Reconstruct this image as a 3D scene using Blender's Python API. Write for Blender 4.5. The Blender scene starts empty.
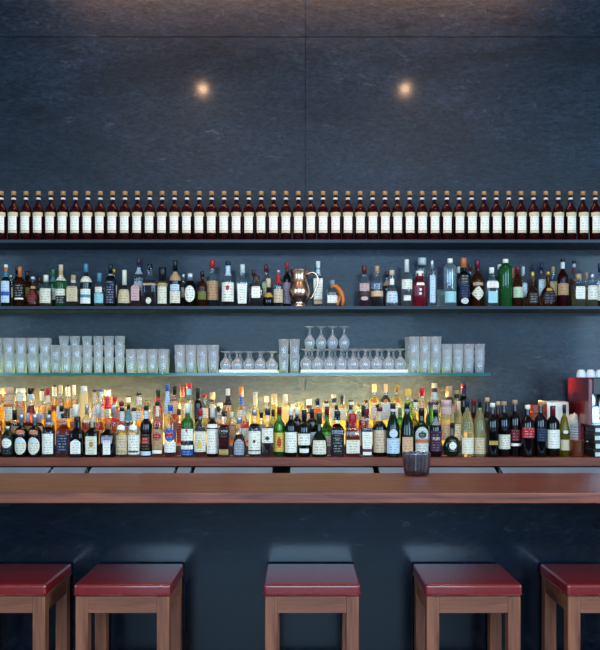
import bpy, bmesh, math, random
from mathutils import Vector, Matrix
random.seed(7)
PI = math.pi
SC = bpy.context.scene
COL = SC.collection
F = 800.0; HZ = 378.0; CX = 300.0; EYE = 1.6
def PX(x, Y): return (x - CX) * Y / F
def PZ(y, Y): return EYE - (y - HZ) * Y / F

# ------------------------------------------------------------------ colours and materials
def lin(c):
    if isinstance(c, str):
        c = tuple(int(c[i:i+2], 16) / 255 for i in (0, 2, 4))
    return tuple(v / 12.92 if v <= .04045 else ((v + .055) / 1.055) ** 2.4 for v in c)
HEX = dict(black='0b0b0d', white='fff2d8', cream='f3e2c2', red='b3202a', darkred='6a1220', orange='cc6a35', amber='b4662a',
    gold='c79a4b', tan='c09468', beige='dec096', silver='b9bdc4', grey='8d9096', teal='4a8c98', blue='2450a0', navy='18223f',
    green='3a7540', darkgreen='12301c', olive='767536', brown='4a2616', pink='d6aaa0', peach='e8b184', purple='3b1c36', yellow='e9c24c',
    paleblue='d2dde0', palegreen='c9d6ae', charcoal='26282e', copper='a8583a', wood='b98247', lightgrey='dcd6c8', mauve='a99aa4', turquoise='a5cfcc')
WORD = dict(darkred='dark red', darkgreen='dark green', paleblue='pale blue', palegreen='pale green', lightgrey='light grey', wood='wooden')
def word(c): return WORD.get(c, c)
def newmat(name):
    m = bpy.data.materials.new(name); m.use_nodes = True
    nt = m.node_tree; nt.nodes.clear()
    return m, nt, nt.nodes, nt.links
def principled(name, col, rough=.5, metal=0, spec=.5, trans=0, ior=1.45, coat=0, coatr=.1):
    m, nt, N, L = newmat(name)
    o = N.new('ShaderNodeOutputMaterial'); b = N.new('ShaderNodeBsdfPrincipled')
    b.inputs['Base Color'].default_value = (*lin(col), 1); b.inputs['Roughness'].default_value = rough
    b.inputs['Metallic'].default_value = metal; b.inputs['Specular IOR Level'].default_value = spec
    b.inputs['Transmission Weight'].default_value = trans; b.inputs['IOR'].default_value = ior
    b.inputs['Coat Weight'].default_value = coat; b.inputs['Coat Roughness'].default_value = coatr
    L.new(b.outputs[0], o.inputs[0])
    m['b'] = b.name
    return m
CACHE = {}
def solid(c, rough=.4, metal=0):
    k = ('s', c, rough, metal)
    if k not in CACHE: CACHE[k] = principled('plain_' + c, HEX[c], rough, metal)
    return CACHE[k]
def noise_mat(name, c1, c2, scale=20, rough=.5, metal=0, stretch=(1, 1, 1), bump=0, detail=4, coat=0, rough2=None, coatr=.1):
    m = principled(name, c1, rough, metal, coat=coat, coatr=coatr); nt = m.node_tree; N = nt.nodes; L = nt.links; b = N[m['b']]
    tc = N.new('ShaderNodeTexCoord'); mp = N.new('ShaderNodeMapping'); mp.inputs['Scale'].default_value = stretch
    n = N.new('ShaderNodeTexNoise'); n.inputs['Scale'].default_value = scale; n.inputs['Detail'].default_value = detail
    r = N.new('ShaderNodeValToRGB'); r.color_ramp.elements[0].position = .3; r.color_ramp.elements[1].position = .7
    r.color_ramp.elements[0].color = (*lin(c1), 1); r.color_ramp.elements[1].color = (*lin(c2), 1)
    L.new(tc.outputs['Object'], mp.inputs[0]); L.new(mp.outputs[0], n.inputs['Vector']); L.new(n.outputs['Fac'], r.inputs[0]); L.new(r.outputs[0], b.inputs['Base Color'])
    if bump:
        bp = N.new('ShaderNodeBump'); bp.inputs['Strength'].default_value = bump; bp.inputs['Distance'].default_value = .004
        L.new(n.outputs['Fac'], bp.inputs['Height']); L.new(bp.outputs[0], b.inputs['Normal'])
    return m
def paper(c, ink='charcoal', lines=6, cover=.5):
    """printed paper: rows of broken dark marks on the label's own UVs"""
    k = ('p', c, ink, lines, cover)
    if k in CACHE: return CACHE[k]
    m = principled('paper_%s_%s' % (c, ink), HEX[c], .6, spec=.25); nt = m.node_tree; N = nt.nodes; L = nt.links; b = N[m['b']]
    def M(op, a, bb=None, **kw):
        n = N.new('ShaderNodeMath'); n.operation = op
        for i, v in enumerate((a, bb)):
            if v is None: continue
            if isinstance(v, (int, float)): n.inputs[i].default_value = v
            else: L.new(v, n.inputs[i])
        return n.outputs[0]
    uv = N.new('ShaderNodeUVMap'); s = N.new('ShaderNodeSeparateXYZ'); L.new(uv.outputs[0], s.inputs[0])
    vl = M('MULTIPLY', s.outputs[1], lines); fr = M('FRACT', vl); row = M('FLOOR', vl)
    line = M('MULTIPLY', M('GREATER_THAN', fr, .3), M('LESS_THAN', fr, .75))
    cb = N.new('ShaderNodeCombineXYZ'); L.new(M('MULTIPLY', s.outputs[0], 15), cb.inputs[0]); L.new(M('MULTIPLY', row, 5.37), cb.inputs[1])
    n = N.new('ShaderNodeTexNoise'); n.inputs['Scale'].default_value = 1.0; n.inputs['Detail'].default_value = 1; L.new(cb.outputs[0], n.inputs['Vector'])
    words_ = M('GREATER_THAN', n.outputs['Fac'], cover)
    mar = M('LESS_THAN', M('ABSOLUTE', M('SUBTRACT', s.outputs[0], .5)), .36)
    f = M('MULTIPLY', M('MULTIPLY', line, words_), mar)
    mx = N.new('ShaderNodeMix'); mx.data_type = 'RGBA'
    mx.inputs[6].default_value = (*lin(HEX[c]), 1); mx.inputs[7].default_value = (*lin(HEX[ink]), 1)
    L.new(M('MULTIPLY', f, .34 if sum(lin(HEX[c])) < .5 else .5), mx.inputs[0]); L.new(mx.outputs[2], b.inputs['Base Color'])
    CACHE[k] = m
    return m
def shell_glass(name, tint=(1, 1, 1), refl=.12, body=0.0, bodycol=(1, 1, 1)):
    """clear thin glass: see-through with a fresnel reflection and, for pressed glassware, a little scatter"""
    m, nt, N, L = newmat(name)
    o = N.new('ShaderNodeOutputMaterial'); t = N.new('ShaderNodeBsdfTransparent'); g = N.new('ShaderNodeBsdfGlossy')
    t.inputs[0].default_value = (*tint, 1); g.inputs['Roughness'].default_value = .06
    lw = N.new('ShaderNodeLayerWeight'); lw.inputs['Blend'].default_value = .35
    mr = N.new('ShaderNodeMapRange'); mr.inputs[3].default_value = refl * .35; mr.inputs[4].default_value = min(1, refl * 5)
    L.new(lw.outputs['Facing'], mr.inputs[0])
    mx = N.new('ShaderNodeMixShader'); L.new(mr.outputs[0], mx.inputs[0]); L.new(t.outputs[0], mx.inputs[1]); L.new(g.outputs[0], mx.inputs[2])
    out = mx.outputs[0]
    if body:
        d = N.new('ShaderNodeBsdfDiffuse'); d.inputs[0].default_value = (*bodycol, 1)
        tl = N.new('ShaderNodeBsdfTranslucent'); tl.inputs[0].default_value = (*bodycol, 1)
        a = N.new('ShaderNodeMixShader'); a.inputs[0].default_value = .4; L.new(d.outputs[0], a.inputs[1]); L.new(tl.outputs[0], a.inputs[2])
        mr2 = N.new('ShaderNodeMapRange'); mr2.inputs[3].default_value = body * .5; mr2.inputs[4].default_value = min(.9, body * 2.5); L.new(lw.outputs['Facing'], mr2.inputs[0])
        m2 = N.new('ShaderNodeMixShader'); L.new(mr2.outputs[0], m2.inputs[0]); L.new(out, m2.inputs[1]); L.new(a.outputs[0], m2.inputs[2]); out = m2.outputs[0]
    L.new(out, o.inputs[0])
    return m
def liquid(name, col, rough=0.02, body=.3):
    m, nt, N, L = newmat(name)
    o = N.new('ShaderNodeOutputMaterial'); g = N.new('ShaderNodeBsdfRefraction'); g.inputs['Color'].default_value = (*col, 1); g.inputs['IOR'].default_value = 1.25; g.inputs['Roughness'].default_value = rough
    tl = N.new('ShaderNodeBsdfTranslucent'); tl.inputs[0].default_value = (*col, 1)
    mx = N.new('ShaderNodeMixShader'); mx.inputs[0].default_value = body; L.new(g.outputs[0], mx.inputs[1]); L.new(tl.outputs[0], mx.inputs[2]); L.new(mx.outputs[0], o.inputs[0])
    return m
def tinted(name, col, dark=.02, rough=.07):
    """coloured bottle glass with its contents: dark glossy skin, colour let through by transmission"""
    return principled(name, col, rough, 0, .6, trans=.82, ior=1.3)
GL = dict(clear=shell_glass('clear_bottle_glass', (.93, .96, .97), .12, .035, (.75, .85, .95)),
    frost=shell_glass('frosted_glass', (.85, .92, .95), .3, .14, (.7, .85, .92)), glow=principled('pale_frosted_glass', 'f4e3ae', .4, trans=.75),
    dark=principled('black_bottle_glass', '0c0a0b', .08, 0, .55), green=tinted('green_glass', '3f8a45'), darkgreen=principled('dark_green_glass', '0c2417', .08, 0, .55, trans=.35),
    brown=tinted('brown_glass', '6b3210'), wine=principled('wine_red_glass', '36070c', .07, 0, .6, trans=.35, ior=1.3), olive=tinted('olive_glass', '9a8f2c'),
    yellow=tinted('pale_yellow_glass', 'efe0a2'), red=tinted('red_glass', 'c22740'), blue=tinted('blue_glass', '3e6fb0'), vivid=principled('vivid_green_glass', '22662c', .1, 0, .5, trans=.5),
    white=principled('white_opaque_glass', 'd9dcdc', .25))
LQ = dict(amber=liquid('amber_spirit', lin('e0902e')), gold=liquid('golden_spirit', lin('f4cf66')), dark=liquid('dark_spirit', lin('7a3410')), red=liquid('red_spirit', lin('d8301e')),
    clear=liquid('clear_spirit', (.93, .96, .97)), pale=liquid('pale_spirit', lin('f4e8b0')), peach=liquid('peach_spirit', lin('f0a878')), green=liquid('green_spirit', lin('a8c860')), wine=liquid('ruby_spirit', lin('8a1420')))

# ------------------------------------------------------------------ mesh helpers
def mesh(name, vs, fs, smooth=True, uvs=None):
    me = bpy.data.meshes.new(name); me.from_pydata(vs, [], fs); me.update()
    if smooth:
        for p in me.polygons: p.use_smooth = True
    if uvs:
        ul = me.uv_layers.new(name='UVMap')
        for l in me.loops: ul.data[l.index].uv = uvs[l.vertex_index]
    return me
def obj(name, me, mat, parent=None, loc=None):
    o = bpy.data.objects.new(name, me); COL.objects.link(o)
    if mat is not None and len(me.materials) == 0: me.materials.append(mat)
    if parent is not None: o.parent = parent
    if loc is not None: o.location = loc
    return o
def tag(o, label=None, cat=None, group=None, kind=None):
    if label: o['label'] = label
    if cat: o['category'] = cat
    if group: o['group'] = group
    if kind: o['kind'] = kind
    return o
def thing(name, loc, label=None, cat=None, group=None, rz=0):
    o = bpy.data.objects.new(name, None); COL.objects.link(o); o.location = loc; o.rotation_euler = (0, 0, rz); o.empty_display_size = .05
    return tag(o, label, cat, group)
def copy_tree(o, parent=None):
    c = o.copy(); COL.objects.link(c)
    if parent is not None: c.parent = parent
    for ch in list(o.children): copy_tree(ch, c)
    return c
def bm_mesh(name, bm, smooth=False):
    me = bpy.data.meshes.new(name); bm.to_mesh(me); bm.free()
    if smooth:
        for p in me.polygons: p.use_smooth = True
    return me
def box_bm(bm, x0, x1, y0, y1, z0, z1, bev=0, seg=2):
    r = bmesh.ops.create_cube(bm, size=1)
    vs = r['verts']
    for v in vs: v.co = Vector((x0 + (v.co.x + .5) * (x1 - x0), y0 + (v.co.y + .5) * (y1 - y0), z0 + (v.co.z + .5) * (z1 - z0)))
    if bev:
        es = list({e for v in vs for e in v.link_edges})
        bmesh.ops.bevel(bm, geom=es, offset=bev, segments=seg, affect='EDGES', profile=.6)
def box(name, x0, x1, y0, y1, z0, z1, mat, parent=None, bev=0, seg=2):
    bm = bmesh.new(); box_bm(bm, x0, x1, y0, y1, z0, z1, bev, seg)
    return obj(name, bm_mesh(name, bm), mat, parent)
def xsec(a, n):
    if n <= 2: return 1.0
    return 1.0 / (abs(math.cos(a)) ** n + abs(math.sin(a)) ** n) ** (1.0 / n)
def lathe(name, prof, seg=24, n=2, dy=1.0, flute=0, fn=0):
    vs, fs, rings = [], [], []
    for r, z in prof:
        if r < 1e-6:
            rings.append([len(vs)]); vs.append((0, 0, z))
        else:
            ring = []
            for k in range(seg):
                a = 2 * PI * (k + .5) / seg; q = r * xsec(a, n)
                if flute: q *= 1 + flute * math.cos(fn * a)
                ring.append(len(vs)); vs.append((q * math.cos(a), q * math.sin(a) * dy, z))
            rings.append(ring)
    for A, B in zip(rings, rings[1:]):
        if len(A) == 1 and len(B) == 1: continue
        for k in range(seg):
            k2 = (k + 1) % seg
            if len(A) == 1: fs.append((A[0], B[k2], B[k]))
            elif len(B) == 1: fs.append((A[k], A[k2], B[0]))
            else: fs.append((A[k], A[k2], B[k2], B[k]))
    return mesh(name, vs, fs)
def tube(name, pts, rads, seg=10, close=False):
    pts = [Vector(p) for p in pts]
    if isinstance(rads, (int, float)): rads = [rads] * len(pts)
    vs, fs = [], []; up = Vector((0.13, 1, .07)).normalized()
    for i, p in enumerate(pts):
        t = (pts[min(i + 1, len(pts) - 1)] - pts[max(i - 1, 0)]).normalized()
        u = t.cross(up).normalized(); v = t.cross(u).normalized()
        for k in range(seg):
            a = 2 * PI * k / seg; vs.append(p + (u * math.cos(a) + v * math.sin(a)) * rads[i])
    for i in range(len(pts) - 1):
        for k in range(seg):
            k2 = (k + 1) % seg; fs.append((i * seg + k, i * seg + k2, (i + 1) * seg + k2, (i + 1) * seg + k))
    fs.append(tuple(range(seg))[::-1]); fs.append(tuple((len(pts) - 1) * seg + k for k in range(seg)))
    return mesh(name, vs, fs)

# ------------------------------------------------------------------ room materials
def slate(name, c1, c2, rough=.42, light=.5, spec=.8, coat=.3, bump=.5):
    m = principled(name, c1, rough, spec=spec, coat=coat, coatr=.1); nt = m.node_tree; N = nt.nodes; L = nt.links; b = N[m['b']]
    tc = N.new('ShaderNodeTexCoord')
    mp = N.new('ShaderNodeMapping'); mp.inputs['Rotation'].default_value = (0, .7, 0); mp.inputs['Scale'].default_value = (.7, 1, 1.6); L.new(tc.outputs['Object'], mp.inputs[0])
    def noise(sc, det, ro, dist=0):
        n = N.new('ShaderNodeTexNoise'); n.inputs['Scale'].default_value = sc; n.inputs['Detail'].default_value = det; n.inputs['Roughness'].default_value = ro; n.inputs['Distortion'].default_value = dist; L.new(mp.outputs[0], n.inputs['Vector']); return n
    def ramp(src, p0, v0, p1, v1):
        r = N.new('ShaderNodeValToRGB'); e = r.color_ramp.elements; e[0].position = p0; e[0].color = (*v0, 1); e[1].position = p1; e[1].color = (*v1, 1); L.new(src, r.inputs[0]); return r.outputs[0]
    def mix(f, a, bb, blend='MIX'):
        x = N.new('ShaderNodeMix'); x.data_type = 'RGBA'; x.blend_type = blend
        if isinstance(f, float): x.inputs[0].default_value = f
        else: L.new(f, x.inputs[0])
        L.new(a, x.inputs[6])
        if isinstance(bb, tuple): x.inputs[7].default_value = (*bb, 1)
        else: L.new(bb, x.inputs[7])
        return x.outputs[2]
    n1 = noise(1.1, 10, .72, .4); n2 = noise(13, 9, .78, .6); n3 = noise(38, 6, .7)
    col = ramp(n1.outputs['Fac'], .34, lin(c1), .70, lin(c2))
    col = mix(.75, col, ramp(n3.outputs['Fac'], .32, (.15,) * 3, .70, (1.9,) * 3), 'MULTIPLY')
    # pale scratches and chips, gathered in patches
    pat = ramp(n1.outputs['Fac'], .42, (0,) * 3, .60, (1,) * 3); chip = ramp(n2.outputs['Fac'], .57, (0,) * 3, .76, (light,) * 3)
    fac = mix(1.0, pat, chip, 'MULTIPLY')
    col = mix(fac, col, lin('8a939c')); L.new(col, b.inputs['Base Color'])
    rr = N.new('ShaderNodeMapRange'); rr.inputs[3].default_value = rough * .62; rr.inputs[4].default_value = rough * 1.4; L.new(n2.outputs['Fac'], rr.inputs[0]); L.new(rr.outputs[0], b.inputs['Roughness'])
    bp = N.new('ShaderNodeBump'); bp.inputs['Strength'].default_value = bump; bp.inputs['Distance'].default_value = .006; L.new(n2.outputs['Fac'], bp.inputs['Height'])
    bp2 = N.new('ShaderNodeBump'); bp2.inputs['Strength'].default_value = bump * .5; bp2.inputs['Distance'].default_value = .002; L.new(n3.outputs['Fac'], bp2.inputs['Height']); L.new(bp.outputs[0], bp2.inputs['Normal']); L.new(bp2.outputs[0], b.inputs['Normal'])
    return m
def wood(name, c1, c2, axis=0, rough=.35, scale=3, coat=.2):
    m = principled(name, c1, rough, coat=coat, coatr=.2); nt = m.node_tree; N = nt.nodes; L = nt.links; b = N[m['b']]
    tc = N.new('ShaderNodeTexCoord'); mp = N.new('ShaderNodeMapping'); s = [14, 14, 14]; s[axis] = .9; mp.inputs['Scale'].default_value = s
    L.new(tc.outputs['Object'], mp.inputs[0])
    n = N.new('ShaderNodeTexNoise'); n.inputs['Scale'].default_value = scale; n.inputs['Detail'].default_value = 7; n.inputs['Roughness'].default_value = .6; n.inputs['Distortion'].default_value = .7; L.new(mp.outputs[0], n.inputs['Vector'])
    r = N.new('ShaderNodeValToRGB'); e = r.color_ramp.elements; e[0].position = .3; e[0].color = (*lin(c1), 1); e[1].position = .7; e[1].color = (*lin(c2), 1); L.new(n.outputs['Fac'], r.inputs[0]); L.new(r.outputs[0], b.inputs['Base Color'])
    return m
M_slate = slate('slate_cladding', '0e161e', '1f2c3a', .36, .34, .32, .14, .6)
M_bar = slate('shaded_bar_slate', '02050a', '06111d', .15, .12, .6, 0, .06)  # same slate as the wall, with the overhang's shade put into its darker colour
M_top = wood('walnut_counter', '572416', '9c5036', 0, .42, 3, 0)
M_back = wood('cherry_worktop', '6a2c1a', '944a2c', 0, .4)
M_leg = wood('walnut_legs', '5e2a17', '985434', 2, .5)
M_apron = wood('walnut_apron', '5e2a17', '985434', 0, .5)
M_leather = noise_mat('red_leather', '71100e', '861713', 60, .34, bump=.08, coat=.8, coatr=.12)
M_steelsh = principled('dark_steel_shelf', '20262e', .38, .3)
M_steel = noise_mat('brushed_steel', '9aa4ad', 'b4bcc4', 30, .3, 1, (1, 30, 30))
M_black = principled('black_plastic', '0d0e10', .4)
M_plaster = noise_mat('plaster', '9a9590', 'a8a39c', 4, .9)
M_floor = wood('floor_oak', '1c140f', '2c2018', 1, .5)
M_ceil = principled('ceiling_paint', '5b534c', .9)
M_white = noise_mat('white_linen', 'fbeed8', 'fff6e6', 40, .85, bump=.2)
M_china = principled('white_china', 'e6e6e4', .2)
M_frame = principled('window_frame', '2a2c30', .5)

# ------------------------------------------------------------------ the setting
WY = 5.62
def struct(o): o['kind'] = 'structure'; return o
SX = PX(305.5, WY); SZ = PZ(37, WY)
bm = bmesh.new(); g = .003
for x0, x1 in ((-4.5, SX - g), (SX + g, 4.5)):
    for z0, z1 in ((0, SZ - g), (SZ + g, 4.75)): box_bm(bm, x0, x1, WY, WY + .03, z0, z1)
box_bm(bm, -4.5, 4.5, WY + .012, WY + .2, 0, 4.75)
struct(obj('wall_back', bm_mesh('wall_back', bm), M_slate))
struct(box('floor', -4.6, 4.6, -3.7, 5.8, -.1, 0, M_floor))
struct(box('ceiling', -4.6, 4.6, -3.7, 5.8, 4.75, 4.85, M_ceil))
def wall_with_window(name, axis, c0, c1, a0, a1, wa0, wa1, wz0, wz1, mat):
    bm = bmesh.new()
    for (u0, u1, z0, z1) in ((a0, wa0, 0, 4.75), (wa1, a1, 0, 4.75), (wa0, wa1, 0, wz0), (wa0, wa1, wz1, 4.75)):
        if axis == 0: box_bm(bm, u0, u1, c0, c1, z0, z1)
        else: box_bm(bm, c0, c1, u0, u1, z0, z1)
    return struct(obj(name, bm_mesh(name, bm), mat))
def window_frame(name, axis, c, a0, a1, z0, z1, nv):
    bm = bmesh.new(); t = .06
    def B(u0, u1, w0, w1):
        if axis == 0: box_bm(bm, u0, u1, c - .04, c + .04, w0, w1)
        else: box_bm(bm, c - .04, c + .04, u0, u1, w0, w1)
    B(a0, a1, z0, z0 + t); B(a0, a1, z1 - t, z1)
    for i in range(nv + 1):
        u = a0 + (a1 - a0 - t) * i / nv; B(u, u + t, z0 + t, z1 - t)
    return struct(obj(name, bm_mesh(name, bm), M_frame))
wall_with_window('wall_front', 0, -3.6, -3.45, -4.5, 4.5, -2.2, 2.2, .8, 4.5, M_plaster)
wall_with_window('wall_left', 1, -4.6, -4.45, -3.6, 5.8, -1.6, 1.6, 1.0, 3.6, M_plaster)
wall_with_window('wall_right', 1, 4.45, 4.6, -3.6, 5.8, -1.6, 1.6, 1.0, 3.9, M_plaster)
window_frame('window_1', 0, -3.5, -2.2, 2.2, .8, 4.5, 4)
window_frame('window_2', 1, -4.5, -1.6, 1.6, 1.0, 3.6, 3)
window_frame('window_3', 1, 4.5, -1.6, 1.6, 1.0, 3.9, 3)

# ------------------------------------------------------------------ lights
def area(name, loc, rot, sx, sy, col, power):
    l = bpy.data.lights.new(name, 'AREA'); l.shape = 'RECTANGLE'; l.size = sx; l.size_y = sy; l.color = col; l.energy = power
    o = bpy.data.objects.new(name, l); COL.objects.link(o); o.location = loc; o.rotation_euler = rot
    return o
BLUE = (.43, .71, 1.0)
area('daylight_front', (0, -3.44, 2.65), (PI / 2, 0, 0), 4.2, 3.5, BLUE, P_FRONT := 330)
area('daylight_left', (-4.44, 0, 2.3), (0, -PI / 2, 0), 2.5, 3.0, BLUE, P_LEFT := 170)
area('daylight_right', (4.44, 0, 2.45), (0, PI / 2, 0), 2.8, 3.0, BLUE, P_RIGHT := 360)
WARM = (1.0, .62, .34)
M_lamp = None
def emis(name, col, s):
    m, nt, N, L = newmat(name); o = N.new('ShaderNodeOutputMaterial'); e = N.new('ShaderNodeEmission'); e.inputs[0].default_value = (*col, 1); e.inputs[1].default_value = s; L.new(e.outputs[0], o.inputs[0]); return m
M_bulb = emis('lamp_glow', (1, .42, .13), 10)
M_can = principled('spot_housing', '1b1b1d', .4, .6)
for i, (x, y, lab) in enumerate(((PX(203, WY) * 1.47, 3.0, 'black ceiling spotlight above the bar, one of two, farther from the coffee machine'), (PX(405, WY) * 1.47, 3.0, 'black ceiling spotlight above the bar, one of two, nearer the coffee machine'))):
    t = thing('ceiling_spotlight', (x, y, 4.65), lab, 'lamp', 'ceiling spotlights')
    obj('lamp_housing', lathe('lamp_housing', [(.055, 0), (.06, .005), (.06, .15), (0, .15)], 20), M_can, t)
    obj('bulb', lathe('bulb', [(0, -.03), (.014, -.027), (.024, -.016), (.028, 0), (.027, .02), (0, .02)], 16), M_bulb, t)
    l = bpy.data.lights.new('spotlight_beam', 'SPOT'); l.energy = 60; l.color = WARM; l.spot_size = 1.5; l.spot_blend = .8; l.shadow_soft_size = .03
    o = bpy.data.objects.new('spotlight_beam', l); COL.objects.link(o); o.location = (x, y, 4.58); o.rotation_euler = (.62, 0, 0)
area('ceiling_wash', (0, 5.15, 4.72), (.45, 0, 0), 3.6, .2, (1, .52, .30), P_WASH := 46)
w = bpy.data.worlds.new('sky'); SC.world = w; w.use_nodes = True
w.node_tree.nodes['Background'].inputs[0].default_value = (.42, .62, 1, 1); w.node_tree.nodes['Background'].inputs[1].default_value = .6

# ------------------------------------------------------------------ the bar in front
tag(box('bar_countertop', -2.6, 2.6, 3.48, 4.21, 1.055, 1.10, M_top, None, .004, 2), 'long walnut bar counter top running across the whole room above the stools', 'counter')
tag(box('slate_bar', -2.6, 2.6, 3.69, 3.82, 0, 1.054, M_bar), 'shade-darkened slate clad front of the bar behind the red stools', 'bar')

def make_stool():
    t = thing('bar_stool', (0, 0, 0))
    W = .40; D = .375
    bm = bmesh.new()
    box_bm(bm, -W/2, W/2, 0, D, .698, .748, .013, 4)
    me = bm_mesh('seat_cushion', bm, True)
    for v in me.vertices:
        if v.co.z > .73:
            u = 1 - abs(v.co.x) / (W / 2); q = 1 - abs(v.co.y - D / 2) / (D / 2); v.co.z += .006 * min(1, 3 * u) * min(1, 3 * q)
    obj('seat_cushion', me, M_leather, t)
    z = .7045; q = .0015
    obj('piping', tube('piping', [(-W/2 + .012, -q, z), (W/2 - .012, -q, z), (W/2 + q, .012, z), (W/2 + q, D - .012, z), (W/2 - .012, D + q, z), (-W/2 + .012, D + q, z), (-W/2 - q, D - .012, z), (-W/2 - q, .012, z), (-W/2 + .012, -q, z)], .0022, 6), M_leather, t)
    e = .006; l = .052
    for sx in (-1, 1):
        for fy in (0, 1):
            x0 = -W/2 + e if sx < 0 else W/2 - e - l; y0 = e if fy == 0 else D - e - l
            box('leg', x0, x0 + l, y0, y0 + l, 0, .697, M_leg, t, .002, 1)
    xl = -W/2 + e + l; xr = W/2 - e - l
    for y0 in (e + .002, D - e - .034): box('apron', xl, xr, y0, y0 + .032, .628, .697, M_apron, t, .001, 1)
    for x0 in (-W/2 + e + .002, W/2 - e - .034): box('apron', x0, x0 + .032, e + l, D - e - l, .628, .697, M_apron, t, .001, 1)
    for y0 in (e + .012, D - e - .038): box('stretcher', xl, xr, y0, y0 + .026, .20, .245, M_apron, t, .001, 1)
    for x0 in (-W/2 + e + .012, W/2 - e - .038): box('stretcher', x0, x0 + .026, e + l, D - e - l, .28, .32, M_apron, t, .001, 1)
    return t
stool = make_stool()
SL = ('red leather bar stool cut off by the left edge of the picture', 'red leather bar stool, second from the left, close beside the cut-off one',
      'red leather bar stool standing alone in the middle of the row', 'red leather bar stool, second from the right, below the dark ribbed vase', 'red leather bar stool cut off by the right edge of the picture')
for i, (px, lab) in enumerate(zip((-2.5, 122, 312, 474, 615.5), SL)):
    s = stool if i == 0 else copy_tree(stool)
    s.location = (PX(px, 3.3), 3.3, 0); tag(s, lab, 'stool', 'red bar stools')

# dark ribbed glass vase on the counter
vy = 4.12
prof = [(0, 0), (.055, 0), (.06, .004), (.064, .03), (.069, .08), (.072, .11), (.073, .116), (.070, .117), (.066, .105), (.060, .03), (.055, .012), (0, .012)]
M_smoke = shell_glass('smoky_glass', (.30, .36, .43), .35)
tag(obj('ribbed_vase', lathe('ribbed_vase', prof, 144, 2, 1, .035, 24), M_smoke, None, (PX(416.5, vy), vy, 1.1005)), 'dark smoky ribbed glass vase standing on the back edge of the bar counter', 'vase')

# ------------------------------------------------------------------ back bar
BY = 5.12
tag(box('back_bar_worktop', -2.6, 2.6, BY, WY - .001, 1.035, 1.09, M_back, None, .003, 2), 'reddish wooden back bar worktop under the rows of bottles', 'worktop')
M_ledge = principled('satin_steel', '90a4b6', .32, .3)
cells = ((-60, 52), (54, 88), (92, 176), (178, 192), (195, 273), (290, 373), (378, 409), (412, 494), (499, 660))
labs = ('at the far left end', 'narrow one beside the far left unit', 'below the orange-capped square bottle', 'narrowest of all', 'left of the middle gap', 'right of the middle gap', 'narrow one behind the ribbed vase', 'right of the ribbed vase', 'below the red wines and coffee machine')
for (a, b), l in zip(cells, labs):
    t = thing('undercounter_fridge', (PX((a + b) / 2, 5.1), 5.14, 0), 'steel undercounter fridge front below the back bar worktop, ' + l, 'fridge', 'fridges under the back bar')
    hw = PX(b, 5.1) - PX(a, 5.1); hw /= 2; hw -= .003
    box('cabinet', -hw, hw, .0, .44, .08, 1.03, M_black, t)
    box('door', -hw, hw, -.035, -.001, .10, 1.012, M_steel, t, .004, 2)
    me_ = mesh('top_ledge', [(-hw, -.05, 1.031), (hw, -.05, 1.031), (hw, -.14, 1.004), (-hw, -.14, 1.004), (-hw, -.05, 1.024), (hw, -.05, 1.024), (hw, -.14, .99), (-hw, -.14, .99)], [(0, 3, 2, 1), (4, 5, 6, 7), (3, 7, 6, 2), (0, 1, 5, 4), (1, 2, 6, 5), (0, 4, 7, 3)], False)
    obj('top_ledge', me_, M_ledge, t)
    obj('handle', tube('handle', [(-hw * .95, -.155, .985), (hw * .95, -.155, .985)], .009, 10), M_steel, t)
    for sx in (-1, 1): box('handle_bracket', sx * hw * .85 - .008, sx * hw * .85 + .008, -.15, -.036, .978, .988, M_steel, t)
    box('plinth', -hw, hw, .04, .40, 0, .08, M_black, t)

# lit steps behind the front row
M_acryl = emis('lit_acrylic', (1.0, .66, .2), 1.6)
M_step = principled('step_top', 'e8d8b0', .3)
for (nm, y0, y1, z1, lab) in (('liquor_step', 5.262, 5.372, 1.16, 'low step carrying the middle row of bottles on the back bar'), ('liquor_step', 5.376, 5.50, 1.24, 'tall glowing step carrying the rear row of bottles on the back bar')):
    t = thing(nm, (0, 0, 1.0905), lab, 'step')
    zz = z1 - 1.0905; XR = PX(462, 5.37) if z1 < 1.2 else PX(470, 5.44)
    box('step_top', -2.55, XR, y0, y1, zz - .008, zz, M_step, t)
    box('front_panel' if z1 < 1.2 else 'lit_panel', -2.55, XR if z1 < 1.2 else PX(450, 5.38), y0 + .004, y0 + .010, .001, zz - .0085, M_back if z1 < 1.2 else M_acryl, t)
    box('step_side', XR - .006, XR, y0 + .0105, y1, 0, zz - .0085, M_step, t)
# warm strip lamps behind the rear step, washing the wall
ORD5 = ('first', 'second', 'third', 'fourth', 'fifth')
M_strip = emis('strip_lamp_glow', (1.0, .60, .17), P_STRIP := 1600)
M_strip2 = emis('strip_lamp_glow_dim', (1.0, .60, .17), 380)
for k, (a, b, z, mm) in enumerate(((-40, 55, 1.205, M_strip), (60, 150, 1.205, M_strip), (160, 235, 1.205, M_strip2), (245, 340, 1.205, M_strip), (345, 440, 1.205, M_strip))):
    t = thing('strip_lamp', (PX((a + b) / 2, 5.56), 5.538, z), 'warm strip lamp at the wall behind the rear bottles, %s from the left' % ORD5[k], 'lamp', 'strip lamps')
    hw = (PX(b, 5.56) - PX(a, 5.56)) / 2
    box('lamp_channel', -hw, hw, -.012, .012, -.012, 0, M_steel, t)
    box('diffuser', -hw + .004, hw - .004, -.010, .010, .0005, .008, mm, t)
    box('bracket', -.01, .01, -.008, .008, 1.0905 - z, -.0125, M_black, t)

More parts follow.
